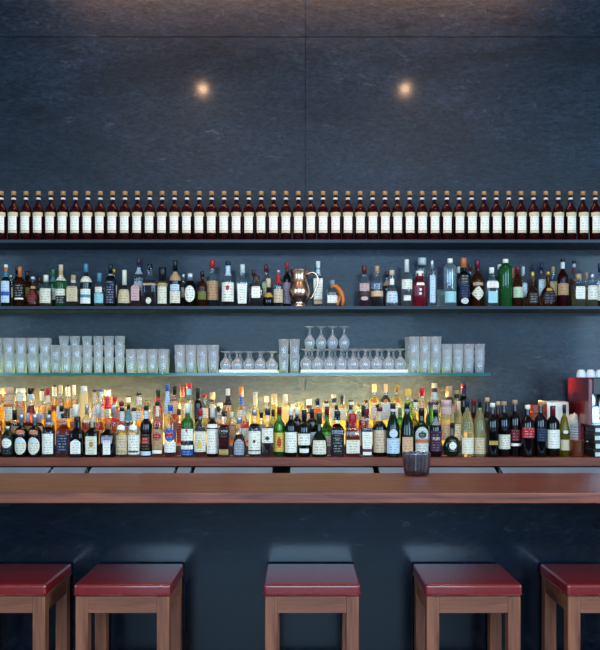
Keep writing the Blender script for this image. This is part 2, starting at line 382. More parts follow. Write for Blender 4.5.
# ------------------------------------------------------------------ shelves
for nm, y, lab in (('wall_shelf', 239.5, 'topmost dark steel wall shelf, carrying the long row of identical red bottles'), ('wall_shelf', 306, 'middle dark steel wall shelf, carrying mixed spirit bottles and the copper jug')):
    zt = PZ(y, 5.33)
    tag(box(nm, -2.7, 2.7, 5.33, WY - .001, zt - .022, zt, M_steelsh, None, .0015, 1), lab, 'shelf')
    if y < 300: Z1 = zt
    else: Z2 = zt
M_gshelf = shell_glass('glass_shelf', (.30, .46, .44), .15, .06, (.45, .8, .75))
M_gedge = principled('green_glass_edge', '1d6a66', .12, 0, .6)
Z3 = PZ(373, 5.29)
gs_ = box('glass_shelf', -2.7, PX(490.5, 5.29), 5.2915, WY - .001, Z3 - .018, Z3, M_gshelf, None, .001, 1)
box('polished_edge', -2.7, PX(490.5, 5.29), 5.289, 5.2914, Z3 - .018, Z3, M_gedge, gs_)
tag(gs_, 'thick greenish glass wall shelf crowded with stacked and upturned drinking glasses', 'shelf')

# ------------------------------------------------------------------ bottles
def profile(shape, H, R, nr, top):
    P = dict(
        bord=[(0, .88), (.012, 1), (.60, 1), (.645, .95), (.685, .80), (.715, .60)],
        whisky=[(0, .9), (.012, 1), (.56, 1), (.61, .96), (.65, .84), (.68, .66)],
        slope=[(0, .9), (.012, 1), (.43, 1), (.53, .94), (.65, .74), (.75, .52)],
        wine=[(0, .9), (.012, 1), (.63, 1), (.675, .95), (.715, .80), (.75, .58)],
        squat=[(0, .86), (.03, .98), (.10, 1), (.26, .99), (.38, .90), (.47, .70), (.54, .50)],
        round=[(0, .42), (.01, .5), (.06, .74), (.15, .92), (.27, 1), (.40, .94), (.50, .76), (.57, .55)],
        cyl=[(0, .92), (.01, 1), (.80, 1), (.83, .95), (.86, .8), (.88, .6)],
        square=[(0, .93), (.01, 1), (.57, 1), (.61, .96), (.645, .8), (.67, .58)],
        decanter=[(0, .6), (.02, .78), (.10, .97), (.20, 1), (.30, .95), (.40, .70), (.46, .50)],
        cone=[(0, .95), (.01, 1), (.3, .98), (.5, .86), (.7, .68), (.85, .55)],
        flare=[(0, .78), (.012, .84), (.35, .94), (.56, 1), (.62, .97), (.66, .84), (.69, .62)])[shape]
    k = nr / R
    pts = [(0, 0)] + [(max(r, k) * R, z * H) for z, r in P]
    zl = P[-1][0]
    pts += [(nr * 1.12, (zl + .03) * H), (nr, (zl + .07) * H), (nr, top)]
    pts = [p for i, p in enumerate(pts) if i == 0 or p[1] >= pts[i-1][1]]
    return pts
def r_at(prof, z):
    for (r0, z0), (r1, z1) in zip(prof, prof[1:]):
        if z0 <= z <= z1 and z1 > z0: return r0 + (r1 - r0) * (z - z0) / (z1 - z0)
    return prof[-1][0]
SECT = {'square': (7, 1.0), 'round': (2, .55), 'flare': (5, 1.0)}
def patch(name, prof, z0, z1, wf, n, dy, off, kind='r'):
    """a label that follows the bottle's skin, at the front (or all round when wf > 1)"""
    A = PI if wf > 1 else (math.asin(min(1, wf)) if n <= 2 else math.atan(wf))
    nu, nv = (20 if wf > 1 else 8), (6 if (z1 - z0) > .03 else 2)
    if kind in 'oad': nv = 8
    vs, uvs, fs = [], [], []
    for j in range(nv + 1):
        for i in range(nu + 1):
            u = 2 * i / nu - 1; v = 2 * j / nv - 1; uu, vv = u, v
            if kind == 'o': uu, vv = u * math.sqrt(1 - v * v / 2), v * math.sqrt(1 - u * u / 2)
            elif kind == 'd': uu, vv = (u - v) / 2, (u + v) / 2
            elif kind == 'a' and v > 0: vv = v * (1 - .45 * u * u)
            z = z0 + (vv + 1) / 2 * (z1 - z0); a = -PI / 2 + uu * A
            r = r_at(prof, z) * xsec(a, n) + off
            vs.append((r * math.cos(a), (r * math.sin(a)) * dy - (off if dy < 1 else 0), z)); uvs.append(((uu + 1) / 2, (vv + 1) / 2))
    for j in range(nv):
        for i in range(nu):
            a = j * (nu + 1) + i; fs.append((a, a + 1, a + nu + 2, a + nu + 1))
    return mesh(name, vs, fs, True, uvs)
TEXT = {}
def text_mesh(s, prof, zc, h, wide, n, dy, off):
    cu = bpy.data.curves.new('lettering', 'FONT'); cu.body = s; cu.align_x = 'CENTER'; cu.align_y = 'CENTER'; cu.size = h
    o = bpy.data.objects.new('lettering', cu); COL.objects.link(o)
    me = bpy.data.meshes.new_from_object(o.evaluated_get(bpy.context.evaluated_depsgraph_get()))
    bpy.data.objects.remove(o); bpy.data.curves.remove(cu)
    xs = [v.co.x for v in me.vertices]; k = wide / max(1e-6, max(xs) - min(xs))
    for v in me.vertices:
        z = zc + v.co.y; r = r_at(prof, z) + off; a = -PI / 2 + v.co.x * k / r
        v.co = Vector((r * math.cos(a), r * math.sin(a) * dy, z))
    return me
SHW = dict(square='square ', squat='squat ', round='round ', decanter='wide-based ', cyl='straight-sided ', slope='slope-shouldered ', cone='tapering ', flare='', bord='', whisky='', wine='')
GLW = dict(clear='clear', frost='frosted', glow='pale glowing', dark='dark', green='green', darkgreen='dark green', brown='brown', wine='dark red', olive='olive yellow', yellow='pale yellow', red='red', blue='blue', vivid='bright green', white='white')
LQW = dict(amber='amber', gold='golden', dark='dark amber', red='red', clear='clear', pale='pale', peach='peach coloured', green='pale green', wine='ruby')
METALS = {'silver', 'gold', 'copper'}
ROWS = {}
PLACED = [('mid', PX(299.3, 5.425), 5.425, .073, False), ('mid', PX(339, 5.39), 5.39, .018, False)]
def free_y(row, x, Y, R, sq):
    lev = {'midback': 'mid', 'winerear': 'front', 'wine': 'front'}.get(row, row)
    for d in [0, .01, -.01, .02, -.02, .03, -.03, .04, .05, .06, .07, .08, .09]:
        y = Y + d; X = PX(x, y)
        if row in ('mid', 'midback') and (y + R > 5.565 or y - R < 5.335): continue
        if row == 'second' and (y + R > 5.372 or y - R < 5.264): continue
        if row == 'front' and y + R > 5.259 and x < 462: continue
        if row == 'front' and y - R < 5.125: continue
        if row == 'rear' and (y + R > 5.500 or y - R < 5.378): continue
        if all((max(abs(X - q[1]), abs(y - q[2])) > R + q[3] + .0012) if (sq or q[4]) else ((X - q[1]) ** 2 + (y - q[2]) ** 2 > (R + q[3] + .0012) ** 2) for q in PLACED if q[0] == lev): break
    else: return None
    PLACED.append((lev, PX(x, y), y, R, sq))
    return y
def bottle(row, x, ytop, wpx, shape, glass, cap, capl, labels=(), nk=.36, name=None, desc=None, Y=None, zb=None, text=None, rz=0, capk=None):
    """x, ytop and the labels' y are read on the photograph; row gives distance and standing height"""
    Y0, Z0 = ROWDEF[row]; Y = Y or Y0; zb = Z0 if zb is None else zb
    if row != 'top':
        for sh in (1, .96, .92, .88, .84, .80, .75, .7):
            q_ = free_y(row, x, Y, wpx * sh * Y / F / 2, shape in ('square', 'flare'))
            if q_: break
        if not q_: q_ = Y
        Y = q_; nk = nk / sh ** .5; wpx *= sh
    k = Y / F
    H = PZ(ytop, Y) - zb; R = wpx * k / 2; nr = R * nk
    CL = capl * k; n, dy = SECT.get(shape, (2, 1.0))
    g = glass.split(':')
    prof = profile(shape, H, R, nr, H - CL * .5)
    t = thing(name or 'liquor_bottle', (PX(x, Y), Y, zb + .0006), None, 'bottle')
    seg = 32 if n > 2 else 24
    obj('glass_body', lathe('glass_body', prof, seg, n, dy), GL[g[0]], t)
    if len(g) > 1:
        f = float(g[2]) if len(g) > 2 else .62
        q = [(r * .93, .004 + z * .995) for r, z in prof if z <= f * H]
        if len(q) > 2:
            q.append((r_at(prof, f * H) * .93, f * H)); q.append((0, f * H))
            obj('liquid', lathe('liquid', q, seg, n, dy), LQ[g[1]], t)
    if cap:
        cr = nr * (1.35 if capk == 'wide' else 1.12)
        if capk == 'cork':
            pr = [(0, 0), (nr * .8, 0), (nr * .8, CL * .35), (nr * 1.2, CL * .36), (nr * 1.2, CL * .92), (nr * 1.05, CL), (0, CL)]
        else: pr = [(0, 0), (cr, 0), (cr, CL * .9), (cr * .92, CL * .985), (0, CL)]
        me = lathe('cap', pr, 16)
        cm = noise_mat('cork', 'a8743c', 'd2a266', 90, .7) if False else solid(cap, .35, .8 if cap in METALS else 0)
        obj('cork' if capk == 'cork' else 'foil' if capl > 8 else 'cap', me, cm, t, (0, 0, H - CL))
    off, last = .0009, None
    ldesc = None; larea = 0
    for L in labels:
        kind, y0, y1, wf, c = L[:5]; ink = L[5] if len(L) > 5 else ('cream' if c in ('black', 'navy', 'charcoal', 'darkred', 'purple', 'darkgreen', 'blue') else 'charcoal')
        sub = kind.endswith('+'); kd = kind[0]
        if not sub: off = .0009
        else: off += .0007
        z0, z1 = PZ(y1, Y) - zb, PZ(y0, Y) - zb
        z0 = max(z0, .004); z1 = min(z1, H - .003)
        if z1 - z0 < .002: continue
        nm = 'neck_label' if z0 > .66 * H else ('emblem' if kd in 'd' or (sub and kd == 'o') else 'band' if sub else 'label')
        lines = max(2, round((y1 - y0) / 2.6))
        mat = paper(c, ink, lines) if (y1 - y0) > 4 and ink != 'none' else solid(c, .55)
        o = obj(nm, patch(nm, prof, z0, z1, wf, n, dy, off, kd), mat, last if (sub and last) else t)
        if not sub: last = o
        ar_ = (y1 - y0) * min(1, wf)
        if nm == 'label' and ar_ > larea:
            larea = ar_; ldesc = ('oval ' if kd == 'o' else 'arched ' if kd == 'a' else '') + word(c)
        if nm == 'emblem' and kd == 'd': ldesc = 'diamond-shaped ' + word(c)
    if text:
        s, yy, hh, ww, tc = text
        obj('lettering', text_mesh(s, prof, PZ(yy, Y) - zb, hh * k * 1.3, ww * k, n, dy, off + .001), solid(tc, .5), last or t)
    t.rotation_euler.z = rz
    gw = GLW[g[0]] if len(g) == 1 or g[0] != 'clear' or g[1] == 'clear' else LQW[g[1]]
    look = desc or '%s %sbottle' % (gw, SHW[shape])
    capw = ('%s %s' % (word(cap), 'cork' if capk == 'cork' and cap != 'wood' else 'stopper' if cap == 'wood' else 'foil' if capl > 8 else 'cap')) if cap else None
    ROWS.setdefault(row, []).append(dict(o=t, x=x, look=look, cap=capw, lab=ldesc, desc=desc, gw=gw))
    return t
ZB = 1.0905
ROWDEF = dict(top=(5.41, Z1), mid=(5.40, Z2), midback=(5.53, Z2), front=(5.19, ZB), second=(5.318, 1.1605), rear=(5.44, 1.2405), wine=(5.19, ZB), winerear=(5.30, ZB))

# ------------------------------------------------------------------ top shelf: one kind of red bottle, forty-nine times
proto = bottle('top', 1.3, 191.5, 10.9, 'bord', 'wine', 'wood', 6.5, [('r', 198, 200, 2, 'lightgrey', 'none'), ('r', 213.2, 217.2, .9, 'beige', 'darkred'), ('r', 217.2, 231.2, .74, 'white', 'mauve'), ('r', 231.4, 233.8, .76, 'beige', 'darkred')], nk=.37, name='wine_bottle', capk='cork')
ROWS.pop('top')
ORD = 'first second third fourth fifth sixth seventh eighth ninth tenth eleventh twelfth thirteenth fourteenth fifteenth sixteenth seventeenth eighteenth nineteenth twentieth twenty-first twenty-second twenty-third twenty-fourth twenty-fifth'.split()
for i in range(49):
    b = proto if i == 0 else copy_tree(proto)
    b.location.x = PX(1.3 + 12.375 * i, 5.41)
    if i == 0: s = 'at the far left end'
    elif i == 48: s = 'at the far right end'
    elif i <= 12: s = '%s from the left end' % ORD[i]
    elif i >= 36: s = '%s from the right end' % ORD[48 - i]
    elif i <= 24: s = '%s left of the wall seam' % ORD[24 - i]
    else: s = '%s right of the wall seam' % ORD[i - 25]
    tag(b, 'cork-stoppered red bottle, cream label, on the topmost shelf, ' + s, None, 'red bottles on the top shelf')

# ------------------------------------------------------------------ middle shelf
m = lambda *a, **k: bottle('mid', *a, **k)
mb = lambda *a, **k: bottle('midback', *a, **k)
mb(11, 275, 8, 'whisky', 'clear:gold', 'silver', 4, [('r', 288, 298, .8, 'cream')])
mb(17, 266.5, 8, 'bord', 'dark', 'black', 8, [('r', 285, 297, .8, 'navy')])
mb(27, 271, 9, 'whisky', 'brown', 'black', 9, [('r', 288, 298, .8, 'olive')])
mb(39.5, 278, 9, 'whisky', 'clear:amber', 'brown', 5, [('r', 292, 300, .8, 'tan')])
mb(53, 269, 8.5, 'bord', 'green', 'green', 8, [('r', 277, 282, 2, 'teal'), ('r', 289, 300, .8, 'paleblue')])
mb(114, 269, 8.5, 'whisky', 'clear:pale', 'gold', 6, [('r', 286, 298, .8, 'cream')])
mb(138.8, 258, 9.5, 'bord', 'clear:clear', 'purple', 8, [('r', 268, 274, 2, 'paleblue', 'blue'), ('r', 282, 296, .8, 'paleblue', 'blue')])
mb(183.5, 274, 9, 'whisky', 'clear:amber', 'silver', 6, [('r', 288, 298, .8, 'cream')])
mb(208, 277, 8, 'whisky', 'brown', 'black', 5, [('r', 290, 299, .8, 'tan')])
mb(253.5, 270, 8, 'whisky', 'clear:dark', 'brown', 6, [('r', 288, 298, .8, 'beige')])
mb(266, 265, 9, 'bord', 'clear:pale', 'darkred', 7, [('r', 283, 296, .8, 'palegreen')])
mb(387, 271, 8.5, 'whisky', 'clear:dark', 'brown', 6, [('r', 281, 286, .9, 'tan')])
mb(422, 258, 9.5, 'cyl', 'clear:clear', 'lightgrey', 7, nk=.8)
mb(458.5, 266.7, 8, 'whisky', 'clear:clear', 'white', 6)
mb(470, 264, 8, 'bord', 'clear:amber', 'brown', 7)
mb(499.5, 264.5, 9.5, 'bord', 'green', 'white', 5)
mb(512.5, 268, 8, 'bord', 'clear:amber', 'orange', 10)
mb(523, 266.7, 8.5, 'bord', 'clear:clear', 'lightgrey', 8, [('r', 284, 297, .8, 'paleblue')])
mb(541.5, 263, 8.5, 'bord', 'clear:clear', 'navy', 8, [('r', 280, 296, .8, 'paleblue')])
mb(553, 266.7, 9, 'whisky', 'clear:gold', 'tan', 6, [('r', 282, 296, .85, 'beige')])
mb(574, 261, 9, 'bord', 'clear:amber', 'black', 3, [('r', 264, 267.5, 2, 'silver', 'none'), ('r', 267.5, 273, 2, 'darkred', 'none'), ('r', 283, 298, .8, 'brown')])
mb(586.5, 272.5, 9, 'whisky', 'clear:amber', 'tan', 6, [('r', 288, 299, .8, 'beige')])
m(6, 264.7, 9.6, 'whisky', 'darkgreen', 'white', 3, [('r', 267.7, 271.5, 2, 'orange', 'none'), ('r', 271.7, 277, 2, 'teal'), ('r', 281.5, 303, .84, 'paleblue', 'blue'), ('r+', 292, 296, .8, 'blue', 'none')])
m(20, 266.7, 10.6, 'whisky', 'brown', 'orange', 10.5, [('r', 285, 299.5, .88, 'black', 'white'), ('r+', 298.5, 300, .8, 'white', 'none')])
m(33, 276.7, 12.6, 'squat', 'brown', 'silver', 4, [('r', 286.5, 289, 2, 'tan', 'none'), ('o', 290, 303, .8, 'darkred', 'tan')])
m(46, 275, 12, 'whisky', 'clear:pale:.5', 'cream', 6.5, [('r', 289, 303.5, .88, 'cream', 'charcoal')])
m(61, 264.7, 10.8, 'whisky', 'green', 'beige', 7, [('r', 271.7, 275, 2, 'gold', 'none'), ('r', 275.2, 281, 2, 'cream'), ('r', 289.5, 296, .88, 'cream'), ('r', 297, 304, .88, 'charcoal', 'white')])
m(73.5, 275, 12.2, 'square', 'clear:amber:.6', 'tan', 5, [('r', 280, 283, 2, 'beige', 'none'), ('r', 287, 302, .9, 'beige')])
m(86, 264, 11, 'whisky', 'darkgreen', 'teal', 8, [('r', 276.5, 282.5, 2, 'cream', 'none'), ('r', 289.5, 304, .88, 'white', 'teal'), ('r+', 295, 298, .85, 'teal', 'none')])
m(99.5, 273, 10.6, 'whisky', 'clear:pale:.45', 'teal', 8.5, [('r', 287.5, 293, .6, 'cream'), ('r', 294, 303.5, .8, 'turquoise', 'teal')])
m(110.5, 264, 10.4, 'bord', 'dark', 'black', 10, [('r', 274, 276, 2, 'grey', 'none'), ('r', 281.5, 304, .88, 'navy', 'white')])
m(124.5, 270, 13.2, 'squat', 'clear:dark:.55', 'cream', 15, [('r', 290, 303.5, .85, 'beige', 'brown')], nk=.3)
m(136, 275, 9.6, 'square', 'clear:amber:.5', 'black', 4, [('r', 284.5, 301, .85, 'pink', 'brown')])
m(149.7, 264.2, 13.4, 'square', 'clear:dark:.62', 'black', 6, [('r', 284, 286, 2, 'tan', 'none'), ('o', 298, 304.5, .38, 'cream', 'brown')], nk=.36)
m(162.5, 267.5, 10.2, 'whisky', 'clear:amber:.6', 'black', 14, [('r', 283.5, 286.5, 2, 'gold', 'none'), ('r', 287, 304, .85, 'cream')], nk=.66)
m(175.3, 260.3, 11, 'whisky', 'dark', 'black', 11, [('r', 272, 281, 2, 'tan', 'none'), ('r', 285, 291, .8, 'paleblue', 'navy'), ('r', 291.5, 303.5, .9, 'cream', 'charcoal')])
m(190.3, 273, 12.2, 'bord', 'dark', 'silver', 8, [('o', 286.5, 302.5, .8, 'white', 'charcoal')], nk=.5)
m(202.3, 271.5, 9.8, 'whisky', 'brown', 'black', 6, [('r', 292, 300, .8, 'olive')])
m(212.3, 260.3, 12.8, 'whisky', 'clear:dark:.5', 'red', 8, [('r', 281.5, 300.5, .96, 'tan', 'brown')])
m(228, 261.5, 12.6, 'whisky', 'clear:dark:.56', 'navy', 4.5, [('r', 266, 276, 2, 'paleblue', 'blue'), ('r', 283, 302, .92, 'white'), ('o+', 286, 291, .28, 'red', 'none')])
m(242.5, 264.5, 12, 'flare', 'clear:amber:.3', 'lightgrey', 9, [('r', 284.5, 304, .86, 'white', 'black')])
m(256.3, 276, 14, 'square', 'clear:dark:.6', 'brown', 9, [('r', 287, 298.5, .6, 'white', 'grey')], nk=.42)
m(268.5, 278.5, 16, 'decanter', 'dark', 'beige', 9, [('r', 293, 297.5, 2, 'gold', 'none'), ('r', 284, 286, 2, 'gold', 'none')], nk=.32)
m(278.3, 270.3, 9.6, 'whisky', 'clear:dark:.5', 'silver', 3, [('r', 273.5, 284, 2, 'red', 'none'), ('r', 289.5, 303, .9, 'beige')])
m(287, 262, 8, 'bord', 'dark', 'red', 8, [('r', 283, 304, .9, 'mauve', 'purple')])
m(318, 261.3, 11.2, 'flare', 'clear:clear:.8', 'white', 7, [('r', 270, 276, 2, 'paleblue', 'blue'), ('r', 279, 300, .88, 'white', 'blue'), ('r', 301, 304.5, .9, 'tan', 'none')], Y=5.51)
m(332.3, 280.2, 12, 'square', 'clear:clear:.6', 'grey', 5, [('r', 296, 303.5, .85, 'white', 'grey')])
m(364.2, 266, 12, 'whisky', 'clear:red:.4', 'darkred', 8, [('r', 284, 291.5, .75, 'pink', 'darkred'), ('r', 292, 296, 2, 'brown', 'none'), ('o', 297, 301, .6, 'pink', 'none')])
m(377, 266, 12, 'whisky', 'clear:dark:.42', 'tan', 7, [('r', 291.5, 297, 2, 'peach', 'none')])
m(391.8, 270.3, 13, 'squat', 'clear:clear:.5', 'beige', 5, [('r', 279, 285, .9, 'white', 'none'), ('r', 292, 303, .8, 'paleblue', 'navy')])
m(406.7, 259.3, 11.6, 'whisky', 'clear:clear:.6', 'lightgrey', 13, [('r', 280, 289.5, .85, 'white', 'brown'), ('r', 296, 301, .6, 'white', 'grey')])
m(419.6, 271, 13.4, 'flare', 'red', 'white', 5.5, [('r', 283, 286, .6, 'white', 'red'), ('o', 289, 291.5, .2, 'white', 'none'), ('o', 293, 295.5, .2, 'white', 'none')], nk=.5)
m(432, 260, 10.2, 'cyl', 'clear:clear:.8', 'silver', 13, [('r', 276, 303, .5, 'paleblue', 'blue')], nk=.34)
m(450, 258.7, 12.4, 'cyl', 'frost', 'white', 5, [('r', 292, 303, .9, 'turquoise', 'none')], nk=.4)
m(463.6, 258, 14.6, 'whisky', 'dark', 'orange', 10, [('r', 275.5, 284, .6, 'charcoal', 'white'), ('r', 285, 298, .6, 'navy', 'grey'), ('o', 298.5, 304.5, .5, 'lightgrey', 'charcoal')])
m(477.3, 260, 12.2, 'whisky', 'brown', 'darkred', 9, [('r', 283, 286, .8, 'tan', 'none'), ('d', 286.5, 301, .94, 'cream', 'brown')])
m(491.5, 267.5, 13, 'square', 'clear:clear:.7', 'white', 6, [('r', 281, 288.5, .95, 'white', 'red'), ('r', 292, 303.5, .7, 'turquoise', 'none')])
m(505.5, 259.2, 13.2, 'cyl', 'vivid', 'white', 4.5, nk=.38)
m(517.7, 265.5, 10, 'slope', 'brown', 'darkred', 9, [('r', 287.5, 298, .92, 'palegreen', 'olive')])
m(532.5, 271.7, 12.6, 'squat', 'brown', 'gold', 8, [('r', 293.5, 303.5, .75, 'charcoal', 'cream')], nk=.3)
m(548, 271.7, 15.4, 'squat', 'brown', 'gold', 4.5, [('r', 288.5, 291.5, .5, 'gold', 'none'), ('o', 292, 303, .85, 'navy', 'gold')], nk=.28)
m(562.7, 259.3, 11, 'bord', 'wine', 'black', 3, [('r', 262, 269, 2, 'lightgrey', 'none'), ('r', 284, 295.5, .92, 'tan', 'red')])
m(578.5, 274, 12, 'square', 'clear:pale:.5', 'tan', 6, [('r', 287, 299.5, .75, 'white', 'grey')], nk=.45)
m(592, 274, 11, 'whisky', 'clear:pale:.55', 'silver', 6, [('r', 286, 300, .88, 'white', 'grey')], nk=.42)
m(600, 263.5, 9.5, 'bord', 'clear:dark:.3', 'navy', 9, [('r', 286, 301, .85, 'cream', 'charcoal')])

# ------------------------------------------------------------------ back bar, front row
f = lambda *a, **k: bottle('front', *a, **k)
f(-4, 419, 12, 'whisky', 'brown', 'black', 8, [('r', 431, 452, .85, 'cream')])
f(8.3, 421, 12.8, 'whisky', 'darkgreen', 'black', 5, [('o', 425, 428.5, .8, 'cream', 'none'), ('r', 436, 454, .86, 'black', 'grey'), ('o+', 438, 447.5, .72, 'white', 'darkgreen')])
f(21.7, 414, 13.2, 'whisky', 'dark', 'silver', 9, [('o', 429.5, 434, .7, 'orange', 'cream'), ('o', 437, 454, .84, 'cream', 'charcoal'), ('o+', 438.5, 442.5, .55, 'paleblue', 'red')])
f(35, 414, 13.2, 'whisky', 'dark', 'silver', 9, [('o', 429.5, 434, .7, 'orange', 'cream'), ('o', 437, 454, .84, 'cream', 'charcoal'), ('o+', 438.5, 442.5, .55, 'paleblue', 'red')])
f(48.8, 414.5, 13, 'whisky', 'clear:dark:.7', 'silver', 8, [('r', 433.5, 453.5, .82, 'white', 'brown')])
f(64, 413.5, 14, 'square', 'clear:amber:.75', 'black', 5, [('r', 434, 450.5, .92, 'navy', 'cream')], nk=.4)
f(77.3, 416.7, 14.2, 'square', 'dark', 'black', 10, [('a', 439, 453.3, .74, 'white', 'navy')], nk=.4)
f(92.7, 416.5, 12.8, 'square', 'dark', 'beige', 11, [('r', 436, 454, .9, 'cream', 'brown'), ('o+', 441, 447, .3, 'gold', 'brown')], nk=.42)
f(108.3, 419.3, 14.4, 'square', 'dark', 'orange', 9.5, [('a', 435, 443, .74, 'mauve', 'purple'), ('r', 440, 454, .5, 'white', 'mauve')], nk=.42)
f(122, 407.3, 12, 'whisky', 'clear:pale:.58', 'black', 4, [('r', 411.5, 421, 2, 'lightgrey', 'grey'), ('a', 424.5, 429.5, .6, 'white', 'none'), ('r', 435, 454, .92, 'beige', 'brown'), ('r+', 450.5, 452, .8, 'gold', 'none')])
f(134.1, 407.3, 12, 'whisky', 'clear:clear:.58', 'charcoal', 4, [('r', 411.5, 421, 2, 'lightgrey', 'grey'), ('a', 424.5, 429.5, .6, 'white', 'none'), ('r', 435, 454, .92, 'white', 'brown'), ('r+', 450.5, 452, .8, 'brown', 'none')])
f(146.2, 405.6, 11.8, 'bord', 'dark', 'black', 5, [('r', 410, 418.5, 2, 'paleblue', 'navy'), ('r', 433.5, 450, .9, 'black', 'gold'), ('o+', 437, 443.5, .6, 'red', 'cream'), ('r', 451, 455, .9, 'paleblue', 'none')])
f(157.6, 401.5, 11, 'bord', 'clear:gold:.6', 'black', 4.5, [('r', 406, 416, .7, 'cream', 'brown'), ('r', 429, 449, .9, 'tan', 'brown'), ('o+', 432, 440, .7, 'red', 'cream'), ('r', 449.7, 453.2, .85, 'white', 'none')])
f(170.5, 405, 12.4, 'bord', 'clear:red:.14', 'blue', 6, [('o', 428, 441.5, .8, 'blue', 'white'), ('o+', 432, 437.5, .55, 'red', 'white'), ('r', 441.8, 452, .9, 'white', 'grey')])
f(187.4, 403.3, 12.8, 'bord', 'green', 'white', 9.3, [('r', 428.7, 449, .9, 'white', 'darkgreen'), ('r+', 440.5, 444.8, .9, 'black', 'silver'), ('d+', 428.5, 432, .2, 'red', 'none'), ('r', 450, 455, .92, 'blue', 'paleblue')])
f(200.3, 408.7, 12, 'bord', 'clear:red:.2', 'red', 7.5, [('r', 427, 431, .85, 'charcoal', 'white'), ('r', 431.5, 451.5, .92, 'cream', 'charcoal'), ('o+', 440.5, 448, .4, 'yellow', 'none')])
f(212.5, 407.7, 12, 'bord', 'dark', 'lightgrey', 9.5, [('r', 424, 427.5, .9, 'white', 'none'), ('r', 429, 453.2, .9, 'white', 'red')])
f(224.2, 411, 12.6, 'square', 'clear:dark:.7', 'black', 5.5, [('r', 432, 437.5, .95, 'black', 'gold'), ('r', 449, 454, .8, 'gold', 'brown')], nk=.42)
f(239.3, 417, 14.4, 'squat', 'clear:dark:.55', 'silver', 7, [('a', 438.5, 454.5, .68, 'grey', 'cream')], nk=.34)
f(254.6, 409.8, 12.8, 'whisky', 'clear:dark:.7', 'silver', 6, [('r', 431, 453.6, .92, 'white', 'brown'), ('o+', 439.5, 442.5, .2, 'brown', 'none'), ('r+', 449.8, 450.8, .88, 'brown', 'none')])
f(267.6, 408.7, 12.8, 'whisky', 'clear:dark:.6', 'navy', 6.5, [('r', 428, 442.5, .86, 'white', 'brown'), ('d+', 435.5, 440.5, .4, 'brown', 'none')])
f(279.4, 407, 12, 'bord', 'green', 'darkred', 7.5, [('r', 432.5, 451.3, .92, 'yellow', 'brown'), ('o+', 437, 447, .35, 'red', 'yellow')])
f(291, 408, 12, 'bord', 'dark', 'white', 7.2, [('r', 432, 452.2, .94, 'white', 'charcoal')])
f(304.2, 410, 13, 'bord', 'dark', 'black', 12.5, [('r', 433.5, 444.7, .9, 'white', 'navy'), ('r', 448.2, 452.3, .68, 'white', 'charcoal')])
f(319.3, 413.5, 16.4, 'squat', 'darkgreen', 'darkgreen', 11, [('r', 440, 453.6, .8, 'cream', 'brown')], nk=.3)
f(337.4, 411, 14, 'square', 'clear:dark:.72', 'black', 9, [('r', 434, 452, .9, 'black', 'white'), ('o+', 438, 444, .5, 'charcoal', 'white')], nk=.4)
f(352.6, 413.5, 15, 'square', 'clear:amber:.5', 'red', 18, [('r', 439.5, 452.7, .92, 'cream', 'brown')], nk=.46)
f(366.8, 409, 12, 'flare', 'clear:dark:.6', 'darkred', 9, [('r', 431.5, 448.5, .9, 'white', 'charcoal'), ('r', 449, 451, .92, 'darkred', 'none'), ('r', 451.5, 454.8, .9, 'white', 'paleblue')])
f(379.6, 407.3, 13.8, 'whisky', 'dark', 'darkred', 4, [('r', 411.5, 421, 2, 'beige', 'brown'), ('r', 430, 452, .9, 'beige', 'brown')])
f(392.9, 403.3, 14, 'slope', 'darkgreen', 'charcoal', 5.5, [('r', 409, 411.5, 2, 'lightgrey', 'none'), ('o', 429, 437.5, .6, 'paleblue', 'orange'), ('r', 438, 453, .92, 'paleblue', 'charcoal')])
f(407, 403.3, 14, 'slope', 'darkgreen', 'black', 5.5, [('r', 409, 411.5, 2, 'grey', 'none'), ('r', 436.7, 452.3, .72, 'peach', 'brown')])
f(421.3, 408, 15, 'whisky', 'darkgreen', 'black', 8, [('a', 426.5, 452.2, .84, 'lightgrey', 'darkgreen'), ('o+', 431, 438, .5, 'darkgreen', 'white'), ('r+', 438.8, 442.4, .8, 'orange', 'none')])
f(435.6, 409.5, 12.2, 'bord', 'dark', 'black', 7, [('a', 417.5, 425, .8, 'grey', 'charcoal'), ('r', 431, 451, .92, 'purple', 'pink')], text=('PORT', 438.6, 2.8, 7.6, 'white'))
f(452, 422.7, 17.4, 'round', 'darkgreen', 'black', 5, [('o', 439, 452, .66, 'black', 'white'), ('o+', 441.5, 449.5, .40, 'white', 'red')], nk=.2)
f(467.2, 398.7, 13, 'slope', 'yellow', 'navy', 9, [('r', 437.5, 453.5, .88, 'cream', 'tan')], nk=.3)
f(479.6, 398.7, 13, 'slope', 'yellow', 'black', 9, [('r', 437.5, 453.5, .88, 'beige', 'brown')], nk=.3)
# red wines at the right
f(492.6, 403, 12.4, 'wine', 'dark', 'white', 4.2, [('r', 440.5, 444.6, .7, 'gold', 'brown')])
f(504, 401.5, 12.4, 'wine', 'dark', 'tan', 6, [('r', 434.3, 448.6, .85, 'cream', 'charcoal')], capk='cork')
f(515, 400, 11.6, 'wine', 'dark', 'tan', 7, [('r', 429.2, 440.8, .85, 'darkred', 'pink'), ('r', 443, 445.7, .8, 'white', 'none')], capk='cork')
f(527.6, 405, 13.2, 'wine', 'dark', 'white', 4.2, [('r', 427.3, 437.6, .92, 'red', 'white')])
f(540.6, 402, 12.4, 'wine', 'dark', 'wood', 6, [('r', 428, 441, .75, 'navy', 'grey')], capk='cork')
f(552.8, 405.7, 13.4, 'wine', 'dark', 'darkred', 10, [('r', 429.5, 448, .88, 'white', 'grey')])
f(564.3, 404.7, 10.6, 'slope', 'olive', 'charcoal', 8.5, [('o', 430, 433.5, .5, 'lightgrey', 'olive'), ('r', 439.5, 450, .85, 'beige', 'pink')], nk=.3)

